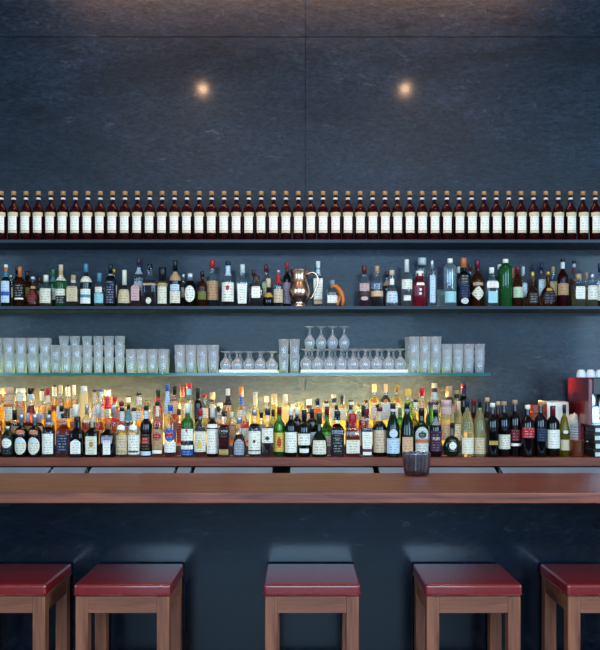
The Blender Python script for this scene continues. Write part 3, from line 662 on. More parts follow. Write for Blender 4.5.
# ------------------------------------------------------------------ back bar, second row on the low step
s2 = lambda *a, **k: bottle('second', *a, **k)
lb = lambda c, a=426, b=440, i='brown': [('r', a, b, .85, c, i)]
s2(-3, 406.7, 10.5, 'whisky', 'clear:amber:.6', 'navy', 7, lb('cream'))
s2(14.6, 410, 11, 'bord', 'clear:dark:.6', 'black', 10, lb('tan'))
s2(27.9, 413, 11, 'whisky', 'brown', 'pink', 9, lb('olive'))
s2(39.2, 415, 9.6, 'whisky', 'brown', 'mauve', 8, lb('beige'))
s2(50, 410, 10, 'whisky', 'clear:gold:.55', 'black', 7, [('r', 420, 424, 2, 'silver', 'none')] + lb('cream', 430))
s2(61.5, 405.7, 10.6, 'whisky', 'clear:gold:.6', 'black', 6, [('r', 412, 419, 2, 'paleblue', 'blue')] + lb('yellow', 430))
s2(76, 404.5, 10.4, 'square', 'clear:gold:.55', 'white', 11, lb('cream', 430), nk=.5)
s2(87, 404.7, 10.2, 'whisky', 'clear:amber:.55', 'silver', 10, lb('tan', 430))
s2(98, 404.5, 10.4, 'slope', 'clear:amber:.55', 'lightgrey', 12, lb('beige', 430))
s2(113.3, 404.7, 10.6, 'slope', 'clear:amber:.6', 'silver', 11, lb('cream', 432))
s2(128.3, 404.5, 9.6, 'bord', 'clear:dark:.55', 'black', 5, [('r', 410, 421, 2, 'teal', 'none')] + lb('cream'))
s2(178.8, 409, 9.6, 'whisky', 'clear:red:.6', 'brown', 6, lb('red', 424, 440, 'cream'))
s2(218.3, 403.4, 8.4, 'whisky', 'clear:gold:.5', 'white', 3, [('r', 406.5, 412, 2, 'black', 'none')] + lb('cream'))
s2(231.5, 412, 9.8, 'whisky', 'clear:amber:.6', 'cream', 6, lb('tan'))
s2(244.2, 406.5, 10, 'whisky', 'clear:amber:.6', 'pink', 4, [('r', 411, 415.5, 1.2, 'lightgrey', 'red')] + lb('white', 428))
s2(261.3, 412, 9, 'whisky', 'clear:dark:.6', 'black', 6, lb('beige'))
s2(273, 409.5, 9, 'bord', 'clear:gold:.6', 'brown', 7, lb('yellow', 420, 438))
s2(297, 408, 9.4, 'bord', 'dark', 'white', 6.5, lb('white', 432, 443, 'charcoal'))
s2(312, 408.5, 10.5, 'bord', 'dark', 'black', 12, lb('paleblue', 432, 443, 'navy'))
s2(327, 406.5, 12.4, 'squat', 'green', 'darkred', 9, lb('cream', 436, 444), nk=.32)
s2(336.4, 405, 9.6, 'bord', 'clear:amber:.5', 'black', 5, lb('cream', 431))
s2(350.6, 405.3, 10, 'bord', 'clear:dark:.6', 'brown', 4.5, [('r', 410, 415.5, 2, 'paleblue', 'charcoal')] + lb('tan', 431))
s2(363.3, 405.6, 10, 'bord', 'clear:amber:.6', 'darkgreen', 11, lb('cream', 430))
s2(377.6, 404, 9.4, 'whisky', 'clear:gold:.6', 'black', 4, lb('beige', 428))
s2(400, 408, 9.4, 'bord', 'green', 'olive', 8, lb('cream', 430))
s2(414, 410, 9.4, 'bord', 'olive', 'yellow', 6, lb('white', 430))
s2(430.8, 401.3, 10.2, 'bord', 'green', 'darkred', 4.5, lb('palegreen', 426))
s2(446.5, 399.8, 12, 'cyl', 'yellow', 'pink', 7, [('r', 405, 414, 2, 'pink', 'mauve')] + lb('peach', 424, 440), nk=.8)
s2(458.7, 401, 9.6, 'slope', 'yellow', 'beige', 10, lb('cream', 424))

# ------------------------------------------------------------------ back bar, rear row on the tall step
r_ = lambda *a, **k: bottle('rear', *a, **k)
r_(1.5, 388, 9.6, 'whisky', 'clear:gold:.6', 'peach', 6, [('r', 394, 403, 2, 'tan', 'brown')])
r_(9, 387, 9.4, 'cyl', 'clear:gold:.8', 'peach', 7, [('r', 394.5, 404, 2, 'peach', 'brown'), ('r', 407, 420, .85, 'cream')], nk=.84)
r_(20.6, 388, 9.6, 'cyl', 'clear:gold:.8', 'cream', 5, [('r', 393.3, 401, 2, 'cream', 'tan'), ('r', 406, 420, .85, 'tan')], nk=.8)
r_(31, 387.7, 11.2, 'squat', 'clear:amber:.6', 'black', 6.5, [('r', 394.5, 399.5, 2, 'silver', 'none'), ('r', 406, 413.5, .95, 'darkred', 'gold')], nk=.54)
r_(42, 389, 8, 'whisky', 'clear:gold:.6', 'black', 2, [('r', 391.3, 401, 2, 'cream', 'tan'), ('r', 412, 420, .85, 'cream')], nk=.5)
r_(47.8, 388, 7.4, 'slope', 'clear:gold:.6', 'red', 7, [('r', 396, 402, 2, 'beige', 'none'), ('r', 412, 420, .85, 'tan')], nk=.5)
r_(54.4, 385, 7.6, 'slope', 'clear:gold:.7', 'black', 2, [('r', 387, 396, 2, 'silver', 'grey'), ('r', 405.5, 411, .95, 'darkred', 'gold')], nk=.5)
r_(60.6, 385, 8, 'slope', 'clear:gold:.7', 'beige', 9, [('r', 406, 418, .85, 'cream')], nk=.42)
r_(68, 385, 7.6, 'slope', 'clear:gold:.7', 'black', 2, [('r', 387, 396, 2, 'lightgrey', 'grey'), ('r', 408, 418, .85, 'charcoal', 'white')], nk=.45)
r_(73.8, 385, 7.6, 'slope', 'clear:gold:.7', 'cream', 10, [('r', 408, 418, .85, 'cream')], nk=.42)
r_(83.7, 386, 12.4, 'cone', 'glow', 'cream', 5, [('o', 388.5, 393, .6, 'paleblue', 'none')], nk=.44)
r_(94.5, 389.8, 6.8, 'slope', 'clear:gold:.65', 'navy', 2.5, [('r', 392.5, 401.5, 2, 'beige', 'tan'), ('r', 408, 418, .85, 'cream')], nk=.54)
r_(101.3, 389.3, 6.8, 'slope', 'clear:gold:.65', 'blue', 2.5, [('r', 392, 398, 2, 'cream', 'tan'), ('r', 408, 418, .85, 'white')], nk=.54)
r_(107.6, 389.8, 8.2, 'cyl', 'clear:red:.8', 'white', 7, [('r', 397, 407.5, 2, 'red', 'pink'), ('r', 409, 418, 2, 'palegreen', 'green')], nk=.7)
r_(115, 397, 8, 'whisky', 'clear:red:.7', 'red', 6, [('r', 408, 418, .85, 'pink')], nk=.5)
r_(121.8, 401.5, 7.4, 'whisky', 'clear:red:.7', 'darkred', 5, [('r', 411, 419, .85, 'peach')], nk=.6)
r_(128.2, 396, 7.6, 'whisky', 'clear:gold:.6', 'black', 1.5, [('r', 397.7, 402.5, 2, 'cream', 'none'), ('r', 410, 419, .85, 'tan')], nk=.55)
r_(139, 392.8, 8.4, 'whisky', 'clear:gold:.6', 'black', 3, [('r', 397.5, 404.5, 2, 'cream', 'brown'), ('r', 411, 420, .85, 'cream')], nk=.55)
r_(147.5, 401, 7.4, 'whisky', 'clear:gold:.6', 'gold', 4, [('r', 411, 420, .85, 'beige')], nk=.5)
r_(158, 390, 9.6, 'whisky', 'clear:red:.62', 'black', 8, [('r', 398, 403, 2, 'red', 'pink'), ('r', 408, 420, .9, 'orange', 'cream')], nk=.45)
r_(167.6, 384.2, 7.2, 'slope', 'clear:pale:.7', 'blue', 7, [('r', 391.5, 414, .9, 'paleblue', 'blue')], nk=.5)
r_(174.6, 386.3, 10.6, 'whisky', 'clear:peach:.75', 'black', 8.5, [('r', 401, 414, .9, 'peach', 'brown')], nk=.36)
r_(182.3, 386, 6.6, 'bord', 'clear:gold:.65', 'darkred', 11, [('r', 404, 418, .85, 'cream')], nk=.54, Y=5.475)
r_(189, 383, 8.2, 'bord', 'clear:pale:.65', 'red', 5.5, [('r', 389, 395, 2, 'turquoise', 'none'), ('r', 404, 418, .85, 'palegreen')], nk=.54)
r_(198, 388, 7.6, 'bord', 'dark', 'black', 14, [('r', 408, 419, .85, 'charcoal', 'grey')], nk=.55)
r_(205, 394.2, 7.4, 'whisky', 'clear:pale:.62', 'red', 3.5, [('r', 408, 418, .85, 'cream')], nk=.45)
r_(212.4, 392.4, 7.4, 'whisky', 'clear:dark:.6', 'peach', 7, [('r', 399.6, 402, 2, 'brown', 'none'), ('r', 404, 408, .9, 'beige', 'none')], nk=.6)
r_(220.2, 402.5, 7.4, 'whisky', 'clear:gold:.62', 'cream', 5, [('r', 411, 420, .85, 'white')], nk=.5, Y=5.475)
r_(227.9, 388.6, 9.8, 'flare', 'clear:gold:.7', 'cream', 6.8, [('r', 395.5, 405, 2, 'black', 'none'), ('r', 411, 420, .88, 'tan')], nk=.42)
r_(241.1, 386.6, 9.8, 'squat', 'clear:gold:.6', 'orange', 8.6, [('r', 395.5, 405.5, 2, 'blue', 'paleblue'), ('r', 410, 418, .85, 'cream')], nk=.4)
r_(255.4, 392, 11.2, 'squat', 'clear:pale:.8', 'silver', 2, [('r', 394.5, 405, .9, 'beige', 'tan')], nk=.4)
r_(266.6, 396, 9.8, 'squat', 'clear:pale:.8', 'cream', 6, nk=.4)
r_(274.4, 394, 5.6, 'cyl', 'clear:gold:.9', 'peach', 11, [('r', 406, 420, .9, 'yellow', 'brown')], nk=.86)
r_(285.3, 394.2, 9, 'flare', 'glow', 'cream', 9, nk=.46)
r_(292.6, 403.8, 5.6, 'whisky', 'clear:gold:.6', 'cream', 4, [('r', 412, 420, .85, 'cream')], nk=.6)
r_(301, 403, 8.6, 'whisky', 'glow', 'yellow', 6, [('r', 413, 420, .85, 'cream')], nk=.5)
r_(309, 399, 7.2, 'bord', 'clear:gold:.6', 'cream', 6, [('r', 405.5, 408.5, 2, 'darkred', 'none'), ('r', 414, 420, .85, 'cream')], nk=.68)
r_(317.6, 398.6, 8.8, 'whisky', 'clear:amber:.68', 'navy', 6.5, [('r', 412, 420, .85, 'tan')], nk=.48)
r_(326, 401, 7.8, 'whisky', 'clear:gold:.6', 'brown', 2.5, [('r', 404, 407, 2, 'cream', 'none'), ('r', 413, 420, .85, 'cream')], nk=.55)
r_(334, 394.4, 8, 'flare', 'clear:pale:.75', 'beige', 3.5, [('r', 398.5, 402.5, 2, 'navy', 'none'), ('r', 408, 420, .88, 'cream', 'tan')], nk=.58)
r_(342.2, 395.5, 8.2, 'flare', 'clear:pale:.75', 'navy', 8.5, [('r', 408, 420, .88, 'cream', 'tan')], nk=.44)
r_(351, 399.8, 8.4, 'whisky', 'clear:pale:.65', 'black', 2, [('r', 402, 405, 2, 'cream', 'none'), ('r', 411, 420, .88, 'yellow')], nk=.5)
r_(358.6, 404, 6.2, 'whisky', 'clear:gold:.65', 'gold', 3, [('r', 411, 420, .88, 'beige')], nk=.5)
r_(366, 400, 7.6, 'whisky', 'clear:gold:.65', 'brown', 3, [('r', 411, 420, .88, 'cream')], nk=.5)
r_(374.3, 384, 10, 'bord', 'clear:pale:.72', 'peach', 8, [('o', 399, 403, .5, 'orange', 'none'), ('r', 406, 420, .8, 'cream', 'orange')], nk=.34)
r_(385.6, 384, 10, 'bord', 'clear:pale:.5', 'peach', 8, [('r', 395, 402, 1.2, 'black', 'none'), ('o+', 399, 403, .5, 'orange', 'none'), ('r', 404, 420, .85, 'lightgrey', 'grey')], nk=.34)
r_(397, 384, 10, 'bord', 'clear:pale:.72', 'gold', 8, [('o', 399, 403, .5, 'orange', 'none'), ('r', 406, 420, .8, 'white', 'orange')], nk=.34)
r_(408.4, 388.7, 9.4, 'bord', 'clear:green:.7', 'yellow', 7.5, [('r', 409, 414.5, 1.2, 'green', 'white')], nk=.5)
r_(415.8, 399.8, 5, 'whisky', 'clear:pale:.6', 'black', 2.4, [('r', 402.3, 407, 2, 'white', 'grey')], nk=.8)
r_(422, 388, 6.4, 'bord', 'clear:gold:.68', 'red', 8, [('r', 404, 410, .9, 'peach', 'brown')], nk=.75)
r_(434.4, 383, 8.8, 'bord', 'clear:dark:.6', 'beige', 5, [('r', 388.3, 392, 2, 'black', 'none'), ('r', 392.3, 399.5, 2, 'lightgrey', 'navy'), ('r', 405, 418, .85, 'cream')], nk=.56)
r_(449.2, 386, 9.2, 'bord', 'clear:pale:.7', 'tan', 11, [('r', 397.3, 403.5, 2, 'black', 'none'), ('r', 406, 419, .85, 'cream')], nk=.66)
r_(456.8, 390, 5.6, 'bord', 'yellow', 'tan', 4, [('r', 394.3, 398.5, 2, 'black', 'none'), ('r', 401, 412, .85, 'pink', 'brown')], nk=.8)
wr = lambda *a, **k: bottle('winerear', *a, **k)
r_(463.5, 383.2, 10, 'bord', 'dark', 'darkred', 5, [('r', 388.5, 394.5, 2, 'navy', 'red')], nk=.5)
wr(473.5, 399, 10, 'bord', 'wine', 'darkred', 7, nk=.4)
wr(487.2, 397.7, 10, 'bord', 'dark', 'peach', 6, lb('beige', 431, 445), capk='cork')
wr(498, 401.5, 10, 'bord', 'wine', 'peach', 6, lb('cream', 431, 445), capk='cork')

# ------------------------------------------------------------------ labels of the bottles: look first, then a neighbour, then the place in the row
PHR = dict(mid='middle shelf', midback='back of the middle shelf', front='front row of the back bar', second='second row of the back bar', rear='rearmost row of the back bar', winerear='behind the red wines')
from collections import Counter
def final_labels():
    rows = {}
    for row, L in ROWS.items():
        L.sort(key=lambda d: d['x'])
        for d in L:
            base = d['look']
            if d['cap'] and d['lab']: base += ' with %s and %s label' % (d['cap'], d['lab'])
            elif d['cap']: base += ' with %s' % d['cap']
            d['base'] = base
            d['o']['group'] = {'mid': 'bottles on the middle shelf', 'midback': 'bottles on the middle shelf', 'front': 'front row bottles on the back bar', 'second': 'second row bottles on the back bar', 'rear': 'rear row bottles on the back bar', 'winerear': 'second row bottles on the back bar'}[row]
        c = Counter(d['base'] for d in L); used = set()
        CAPW = lambda q: q['cap'].replace(' cap', '-capped').replace(' foil', '-foiled').replace(' cork', '-corked').replace(' stopper', '-stoppered')
        SHORT = lambda t: t.replace('back of the middle shelf', 'middle shelf back').replace('rearmost row of the back bar', 'rearmost row').replace('second row of the back bar', 'second row').replace('front row of the back bar', 'front row')
        for i, d in enumerate(L):
            lab = '%s, %s' % (d['base'], PHR[row])
            if c[d['base']] > 1:
                cand = []
                for j, side in ((i - 1, 'right'), (i + 1, 'left')):
                    if 0 <= j < len(L) and L[j]['base'] != d['base'] and L[j]['cap'] and L[j]['cap'] != d['cap']:
                        cand.append(SHORT('%s, %s of the %s bottle, %s' % (d['base'], side, CAPW(L[j]), PHR[row])))
                k_ = i if i < len(L) / 2 else len(L) - 1 - i
                cand.append(SHORT('%s, %s from the %s, %s' % (d['base'], ORD[k_], 'left' if i < len(L) / 2 else 'right', PHR[row])) if k_ < 25 else lab)
                cand = [q for q in cand if q not in used and len(q.split()) <= 16] or [SHORT('%s, %s from the %s, %s' % (d['gw'] + ' bottle with ' + str(d['cap']), ORD[min(k_, 24)], 'left' if i < len(L) / 2 else 'right', PHR[row]))]
                lab = cand[0]
            if len(lab.split()) > 16: lab = SHORT(lab)
            used.add(lab); d['o']['label'] = lab
final_labels()

# ------------------------------------------------------------------ glassware on the glass shelf
def real_glass(name, body):
    m, nt, N, L = newmat(name)
    o = N.new('ShaderNodeOutputMaterial'); g = N.new('ShaderNodeBsdfGlass'); g.inputs['IOR'].default_value = 1.45; g.inputs['Roughness'].default_value = .02; g.inputs['Color'].default_value = (.98, .99, 1, 1)
    d = N.new('ShaderNodeBsdfTranslucent'); d.inputs[0].default_value = (.95, .98, 1, 1); e = N.new('ShaderNodeBsdfDiffuse'); e.inputs[0].default_value = (.95, .98, 1, 1)
    a = N.new('ShaderNodeMixShader'); a.inputs[0].default_value = .5; L.new(d.outputs[0], a.inputs[1]); L.new(e.outputs[0], a.inputs[2])
    mx = N.new('ShaderNodeMixShader'); mx.inputs[0].default_value = body; L.new(g.outputs[0], mx.inputs[1]); L.new(a.outputs[0], mx.inputs[2]); L.new(mx.outputs[0], o.inputs[0]); return m
def glassware(name, lo, hi, refl):
    m, nt, N, L = newmat(name)
    o = N.new('ShaderNodeOutputMaterial'); t = N.new('ShaderNodeBsdfTransparent'); g = N.new('ShaderNodeBsdfGlossy'); g.inputs['Roughness'].default_value = .26
    t.inputs[0].default_value = (.97, .985, 1, 1)
    lw = N.new('ShaderNodeLayerWeight'); lw.inputs['Blend'].default_value = .5
    pw = N.new('ShaderNodeMath'); pw.operation = 'POWER'; pw.inputs[1].default_value = 2.2; L.new(lw.outputs['Facing'], pw.inputs[0])
    def rng(a, b):
        r = N.new('ShaderNodeMapRange'); r.inputs[3].default_value = a; r.inputs[4].default_value = b; L.new(pw.outputs[0], r.inputs[0]); return r.outputs[0]
    d = N.new('ShaderNodeBsdfTranslucent'); d.inputs[0].default_value = (1, .98, .96, 1); e = N.new('ShaderNodeBsdfDiffuse'); e.inputs[0].default_value = (1, .98, .96, 1)
    a = N.new('ShaderNodeMixShader'); a.inputs[0].default_value = .55; L.new(d.outputs[0], a.inputs[1]); L.new(e.outputs[0], a.inputs[2])
    m1 = N.new('ShaderNodeMixShader'); L.new(rng(lo, hi), m1.inputs[0]); L.new(t.outputs[0], m1.inputs[1]); L.new(a.outputs[0], m1.inputs[2])
    m2 = N.new('ShaderNodeMixShader'); L.new(rng(refl * .3, refl * 2), m2.inputs[0]); L.new(m1.outputs[0], m2.inputs[1]); L.new(g.outputs[0], m2.inputs[2]); L.new(m2.outputs[0], o.inputs[0]); return m
G_cup = glassware('tumbler_glass', .13, .95, .3)
G_stem = glassware('stemware_glass', .13, .95, .3)
def tumbler_mesh(h, rt, rb, t=.0022):
    return lathe('drinking_glass', [(0, 0), (rb * .96, 0), (rb, .003), (rt, h - .001), (rt - t * .5, h), (rt - t, h - .001), (rb - t, .012), (0, .010)], 60, 2, 1, .005, 10)
def stem_mesh(h, rb, rm, rf):
    """a stemmed glass standing on its rim, foot upward"""
    t = .0012
    o = [(rb, 0), (rm, h * .24), (rm * .97, h * .36), (rm * .74, h * .47), (rm * .44, h * .56), (.010, h * .65), (.0058, h * .74), (.0062, h * .86), (rf * .36, h * .935), (rf * .8, h * .968), (rf, h * .98), (rf, h), (0, h)]
    i = [(0, h * .60), (.007, h * .595), (rm * .42 - t, h * .55), (rm * .72 - t, h * .46), (rm * .95 - t, h * .36), (rm - t, h * .24), (rb - t, .0004)]
    return lathe('stem_glass', i + o, 20)
ZG = Z3 + .0008
FIRST = {}
def glass(key, me, mat, name, x, Y, z, lab, group):
    o = obj(name, me, mat, None, (PX(x, Y), Y, z)); tag(o, lab, 'glass', group); return o
TIER = {1: ('only',), 2: ('lower', 'upper'), 3: ('lowest', 'middle', 'topmost')}
def stacks(xs, Y, n, h, dz, rt, rb, where, group, back=False, ref='left'):
    me = tumbler_mesh(h, rt, rb)
    for i, x in enumerate(xs):
        for k in range(n):
            if back: lab = 'clear tumbler in the second row of %s' % where; gr = group + ', back'
            else: lab = ('%s tumbler of %s' % (TIER[n][k], where) if len(xs) == 1 else '%s tumbler, %s front stack from the left of the %s' % (TIER[n][k], ORD[i], where)); gr = group
            glass(None, me, G_cup, 'tumbler', x, Y, ZG + k * (dz + .0006), lab, gr)
YF, YB, YC = 5.345, 5.432, 5.52
stacks([-3, 9, 21, 33, 45], YF, 2, .128, .105, .0375, .0275, 'tall stacks at the far left', 'tall tumbler stacks')
stacks([-1, 10.8, 22.6, 34.4, 46.2], YB, 2, .128, .105, .0375, .0275, 'the tall stacks at the far left', 'tall tumbler stacks', True)
stacks([55.7, 66.4, 77.1, 87.8, 98.5, 109.2, 119.9], YF, 2, .105, .080, .034, .025, 'tapered stacks', 'tapered tumbler stacks')
stacks([64, 75, 87, 98.3, 109, 120], YB, 3, .105, .072, .034, .025, 'tapered stacks', 'tapered tumbler stacks', True)
stacks([131, 141.8, 152.6, 163.4], YF, 2, .10, .058, .0345, .0275, 'low stacks', 'low tumbler stacks')
stacks([132.5, 143.3, 154.1, 164.9], YB, 2, .10, .058, .0345, .0275, 'low stacks', 'low tumbler stacks', True)
stacks([179.8, 191, 202.2, 213.4], YF, 2, .12, .066, .036, .028, 'middle-height stacks', 'middle-height tumbler stacks')
stacks([181.5, 192.7, 203.9, 214], YB, 2, .12, .066, .036, .028, 'middle-height stacks', 'middle-height tumbler stacks', True)
stacks([283.7], YF, 2, .125, .100, .0345, .027, 'the left one of two towers between the stem glasses', 'tumbler towers')
stacks([294.6], YF, 2, .125, .100, .0345, .027, 'the right one of two towers between the stem glasses', 'tumbler towers')
stacks([414, 425, 436], YF, 2, .14, .102, .0355, .0285, 'tallest stacks', 'tallest tumbler stacks')
stacks([410, 421.5, 433], YB, 2, .14, .102, .0355, .0285, 'tallest stacks', 'tallest tumbler stacks', True)
stacks([447, 458, 468.8, 479.6], YF, 3, .10, .046, .035, .0275, 'short end stacks', 'short tumbler stacks')
stacks([445.8, 456.6, 467.4], YB, 3, .10, .046, .035, .0275, 'short end stacks', 'short tumbler stacks', True)
# upturned stem glasses on white cloths
def cloth(x0, x1, z, lab):
    bm = bmesh.new(); box_bm(bm, PX(x0, 5.36), PX(x1, 5.36), 5.297, 5.575, z, z + .022, .006, 3)
    tag(obj('folded_cloth', bm_mesh('folded_cloth', bm, True), M_white), lab, 'cloth', 'folded cloths')
cloth(219.5, 278, ZG, 'white folded cloth under the small group of upturned stem glasses')
cloth(300.5, 407, ZG, 'white folded cloth under the long rows of upturned stem glasses')
ZC = ZG + .0228
sm = stem_mesh(.122, .031, .0365, .034)
for i in range(5): glass(None, sm, G_stem, 'stem_glass', 225.5 + 11.5 * i, YF, ZC, 'upturned small stem glass, %s from the left in the front row of the small group' % ORD[i], 'small upturned stem glasses')
for i in range(5): glass(None, sm, G_stem, 'stem_glass', 229.5 + 10.8 * i, YB + .005, ZC, 'upturned small stem glass in the second row of the small group', 'small upturned stem glasses, back')
sm2 = stem_mesh(.138, .031, .0375, .036)
for i in range(9): glass(None, sm2, G_stem, 'stem_glass', 305.8 + 11.8 * i, YF, ZC, 'upturned stem glass, %s from the left in the front of the long rows' % ORD[i], 'long rows of upturned stem glasses')
for i in range(8): glass(None, sm2, G_stem, 'stem_glass', 312.0 + 11.6 * i, YB, ZC, 'upturned stem glass in the second of the long rows', 'long rows of upturned stem glasses, second row')
for i in range(8): glass(None, sm2, G_stem, 'stem_glass', 309.0 + 11.5 * i, YC, ZC, 'upturned stem glass in the rear of the long rows', 'long rows of upturned stem glasses, rear row')
sm3 = stem_mesh(.150, .026, .0365, .033)
for i in range(4): glass(None, sm3, G_stem, 'wine_glass', 309.6 + 11.5 * i, YF + .01, ZC + .1388, 'upturned wine glass standing on the feet of the others, %s of four' % ORD[i], 'wine glasses on top')

# ------------------------------------------------------------------ other things on the middle shelf
jx, jy = 299.3, 5.425
M_cop = noise_mat('polished_copper', 'd9a88a', 'f0ccb4', 6, .24, 1)
k = jy / F
t = thing('copper_jug', (PX(jx, jy), jy, Z2 + .0006), 'polished copper jug with a scrolled handle in the middle of the bottle shelf', 'jug')
prof = [(0, 0), (7.2, 0), (7.4, 1), (5.4, 3), (6.0, 5.5), (9.2, 10), (10.6, 14.5), (10.2, 18.5), (8.4, 24), (7.6, 28), (8.0, 33), (9.2, 36.4), (9.4, 37), (8.8, 36.8), (7.4, 32), (7.0, 28), (7.8, 24), (9.4, 18), (9.6, 14), (0, 6)]
obj('jug_body', lathe('jug_body', [(r * k, z * k) for r, z in prof], 32), M_cop, t)
hp = [(7.5, 31), (10, 34), (14, 34.6), (17.5, 32), (19, 28), (18, 22), (15.5, 16), (13.5, 11), (11.5, 8), (10.5, 9.5)]
obj('handle', tube('handle', [(a * k, -.012, b * k) for a, b in hp], [.008, .009, .009, .009, .008, .007, .0065, .006, .006, .005], 10), M_cop, t)
tag(box('serving_tray', PX(304, 5.6), PX(459, 5.6), 5.572, 5.612, Z2 + .0005, Z2 + .012, M_china, None, .002, 2), 'thin white tray lying flat along the wall behind the middle shelf bottles', 'tray')
pl = lathe('glass_plate', [(0, 0), (.05, 0), (.066, .006), (.067, .008), (.05, .004), (0, .004)], 40)
M_plate = shell_glass('pale_plate_glass', (.9, .95, .9), .2, .35, (.8, .87, .82))
o = obj('glass_plate', pl, M_plate, None, (PX(440.6, 5.52), 5.535, Z2 + .068)); o.rotation_euler = (PI / 2 - .18, 0, 0)
tag(o, 'round pale glass plate leaning on edge beside the frosted bottle', 'plate')
M_or = principled('orange_glaze', 'd9701c', .35)
yy = 5.385; k = yy / F
pts = [(330.5, 286.6), (332.5, 285.3), (335.5, 285.2), (338.5, 287.6), (341.2, 291.5), (342.8, 296), (343.2, 300.5), (342.3, 304.6)]
o = obj('ornament_body', tube('ornament_body', [((x - 338) * k, -.018 if x < 336 else 0, (305.5 - y) * k) for x, y in pts], [.005, .009, .014, .017, .017, .014, .011, .010], 12), M_or)
t = thing('orange_ornament', (PX(338, yy), 5.388, Z2 + .0008), 'small orange arched ornament reaching over the little square clear bottle', 'ornament')
o.parent = t
obj('ornament_leg', tube('ornament_leg', [((340 - 338) * k, .004, 11 * k), ((339 - 338) * k, .004, 6 * k), ((338 - 338) * k, .002, 3 * k), ((337.5 - 338) * k, 0, 1.2 * k)], [.009, .008, .007, .006], 10), M_or, t)

# ------------------------------------------------------------------ coffee corner
M_redp = principled('red_lacquer', '7a1420', .22, coat=.4)
M_chrome = noise_mat('chrome_panel', 'b8c0c6', 'cdd3d8', 5, .16, 1)
M_dgrey = principled('dark_grey_panel', '2b2b2a', .35)
X0 = 1.862
t = thing('espresso_machine', (X0, 5.16, ZB), 'red sided espresso machine with chrome front at the end of the back bar', 'coffee machine')
zt = PZ(377.5, 5.16) - ZB
def side_panel(x0):
    zc = PZ(424.5, 5.16) - ZB
    pf = [(0, zc), (0, zt - .012), (.004, zt - .003), (.012, zt), (.39, zt), (.40, zt - .01), (.40, .002), (.155, .002), (.155, zc - .02), (.14, zc)]
    vs = [(x0, y, z) for y, z in pf] + [(x0 + .025, y, z) for y, z in pf]; n = len(pf)
    fs = [tuple(range(n)), tuple(range(2 * n - 1, n - 1, -1))] + [(i, i + n, (i + 1) % n + n, (i + 1) % n) for i in range(n)]
    obj('side_panel', mesh('side_panel', vs, fs, False), M_redp, t)
side_panel(0); side_panel(.755)
box('head_panel', .026, .754, -.012, .385, zt - .112, zt - .004, M_dgrey, t, .006, 2)
box('chrome_trim', .075, .70, -.018, -.0125, zt - .10, zt - .012, M_chrome, t, .002, 1)
box('back_panel', .026, .754, .20, .385, .10, zt - .113, M_chrome, t)
box('drip_tray', .026, .754, .155, .385, .012, .099, M_black, t, .004, 1)
box('drip_grate', .04, .74, .158, .198, .0995, .104, M_steel, t)
for gx in (.20, .52):
    g_ = obj('group_head', lathe('group_head', [(0, 0), (.032, 0), (.036, .01), (.036, .05), (.045, .055), (.045, .075), (0, .075)], 24), M_chrome, t, (gx, .075, zt - .19))
    obj('portafilter', tube('portafilter', [(0, 0, .004), (0, -.05, 0), (0, -.10, -.005), (0, -.16, -.012)], [.02, .010, .012, .011], 12), M_black, g_)
obj('steam_wand', tube('steam_wand', [(.068, .01, zt - .11), (.064, -.01, zt - .16), (.062, -.02, zt - .24), (.066, -.035, zt - .29)], [.008, .006, .006, .007], 10), M_chrome, t)
cup = lathe('espresso_cup', [(.028, 0), (.030, .004), (.026, .03), (.018, .046), (.014, .048), (0, .048), (0, .044), (.014, .043), (.023, .028), (.026, .002)], 24)
cx = [PX(582, 5.2), PX(591.5, 5.2), PX(601, 5.2), PX(610.5, 5.2)]
cl = ('white espresso cup upside down on the coffee machine, nearest the red side', 'white espresso cup upside down on the machine, second from the red side', 'white espresso cup upside down on the machine, third from the red side', 'white espresso cup upside down on the machine, farthest from the red side')
for i, x in enumerate(cx):
    c = thing('espresso_cup', (x, 5.215, PZ(377.5, 5.16) + .0008), cl[i], 'cup', 'cups on the coffee machine', rz=.6 - .3 * i)
    c.scale = (1.06, 1.06, 1.06); obj('cup_bowl', cup, M_china, c)
    obj('handle', tube('handle', [(.024, 0, .034), (.036, 0, .034), (.039, 0, .022), (.034, 0, .012), (.028, 0, .012)], .0035, 8), M_china, c)
# black boxes stacked on the worktop in front of the machine's lower part
for i, (z0, z1, dx, lab) in enumerate(((0, .05, 0, 'black flat box, lowest of the stack in front of the coffee machine'), (.0506, .104, .003, 'black flat box, second from the bottom before the coffee machine'), (.1046, .156, -.002, 'black flat box, third from the bottom before the coffee machine'), (.1566, .206, .001, 'black box, topmost of the stack in front of the coffee machine'))):
    t = thing('storage_box', (1.888 + dx, 5.132, ZB + .0006), lab, 'box', 'black boxes by the coffee machine')
    box('box_body', 0, .28, 0, .165, z0, z1 - .014, M_black, t, .002, 1)
    box('lid', -.002, .282, -.002, .167, z1 - .0135, z1, M_dgrey, t, .002, 1)
    box('front_label', .006, .25, -.0022, -.0003, z0 + .006, z1 - .018, solid('lightgrey', .35), t)

from mathutils import noise as mnoise
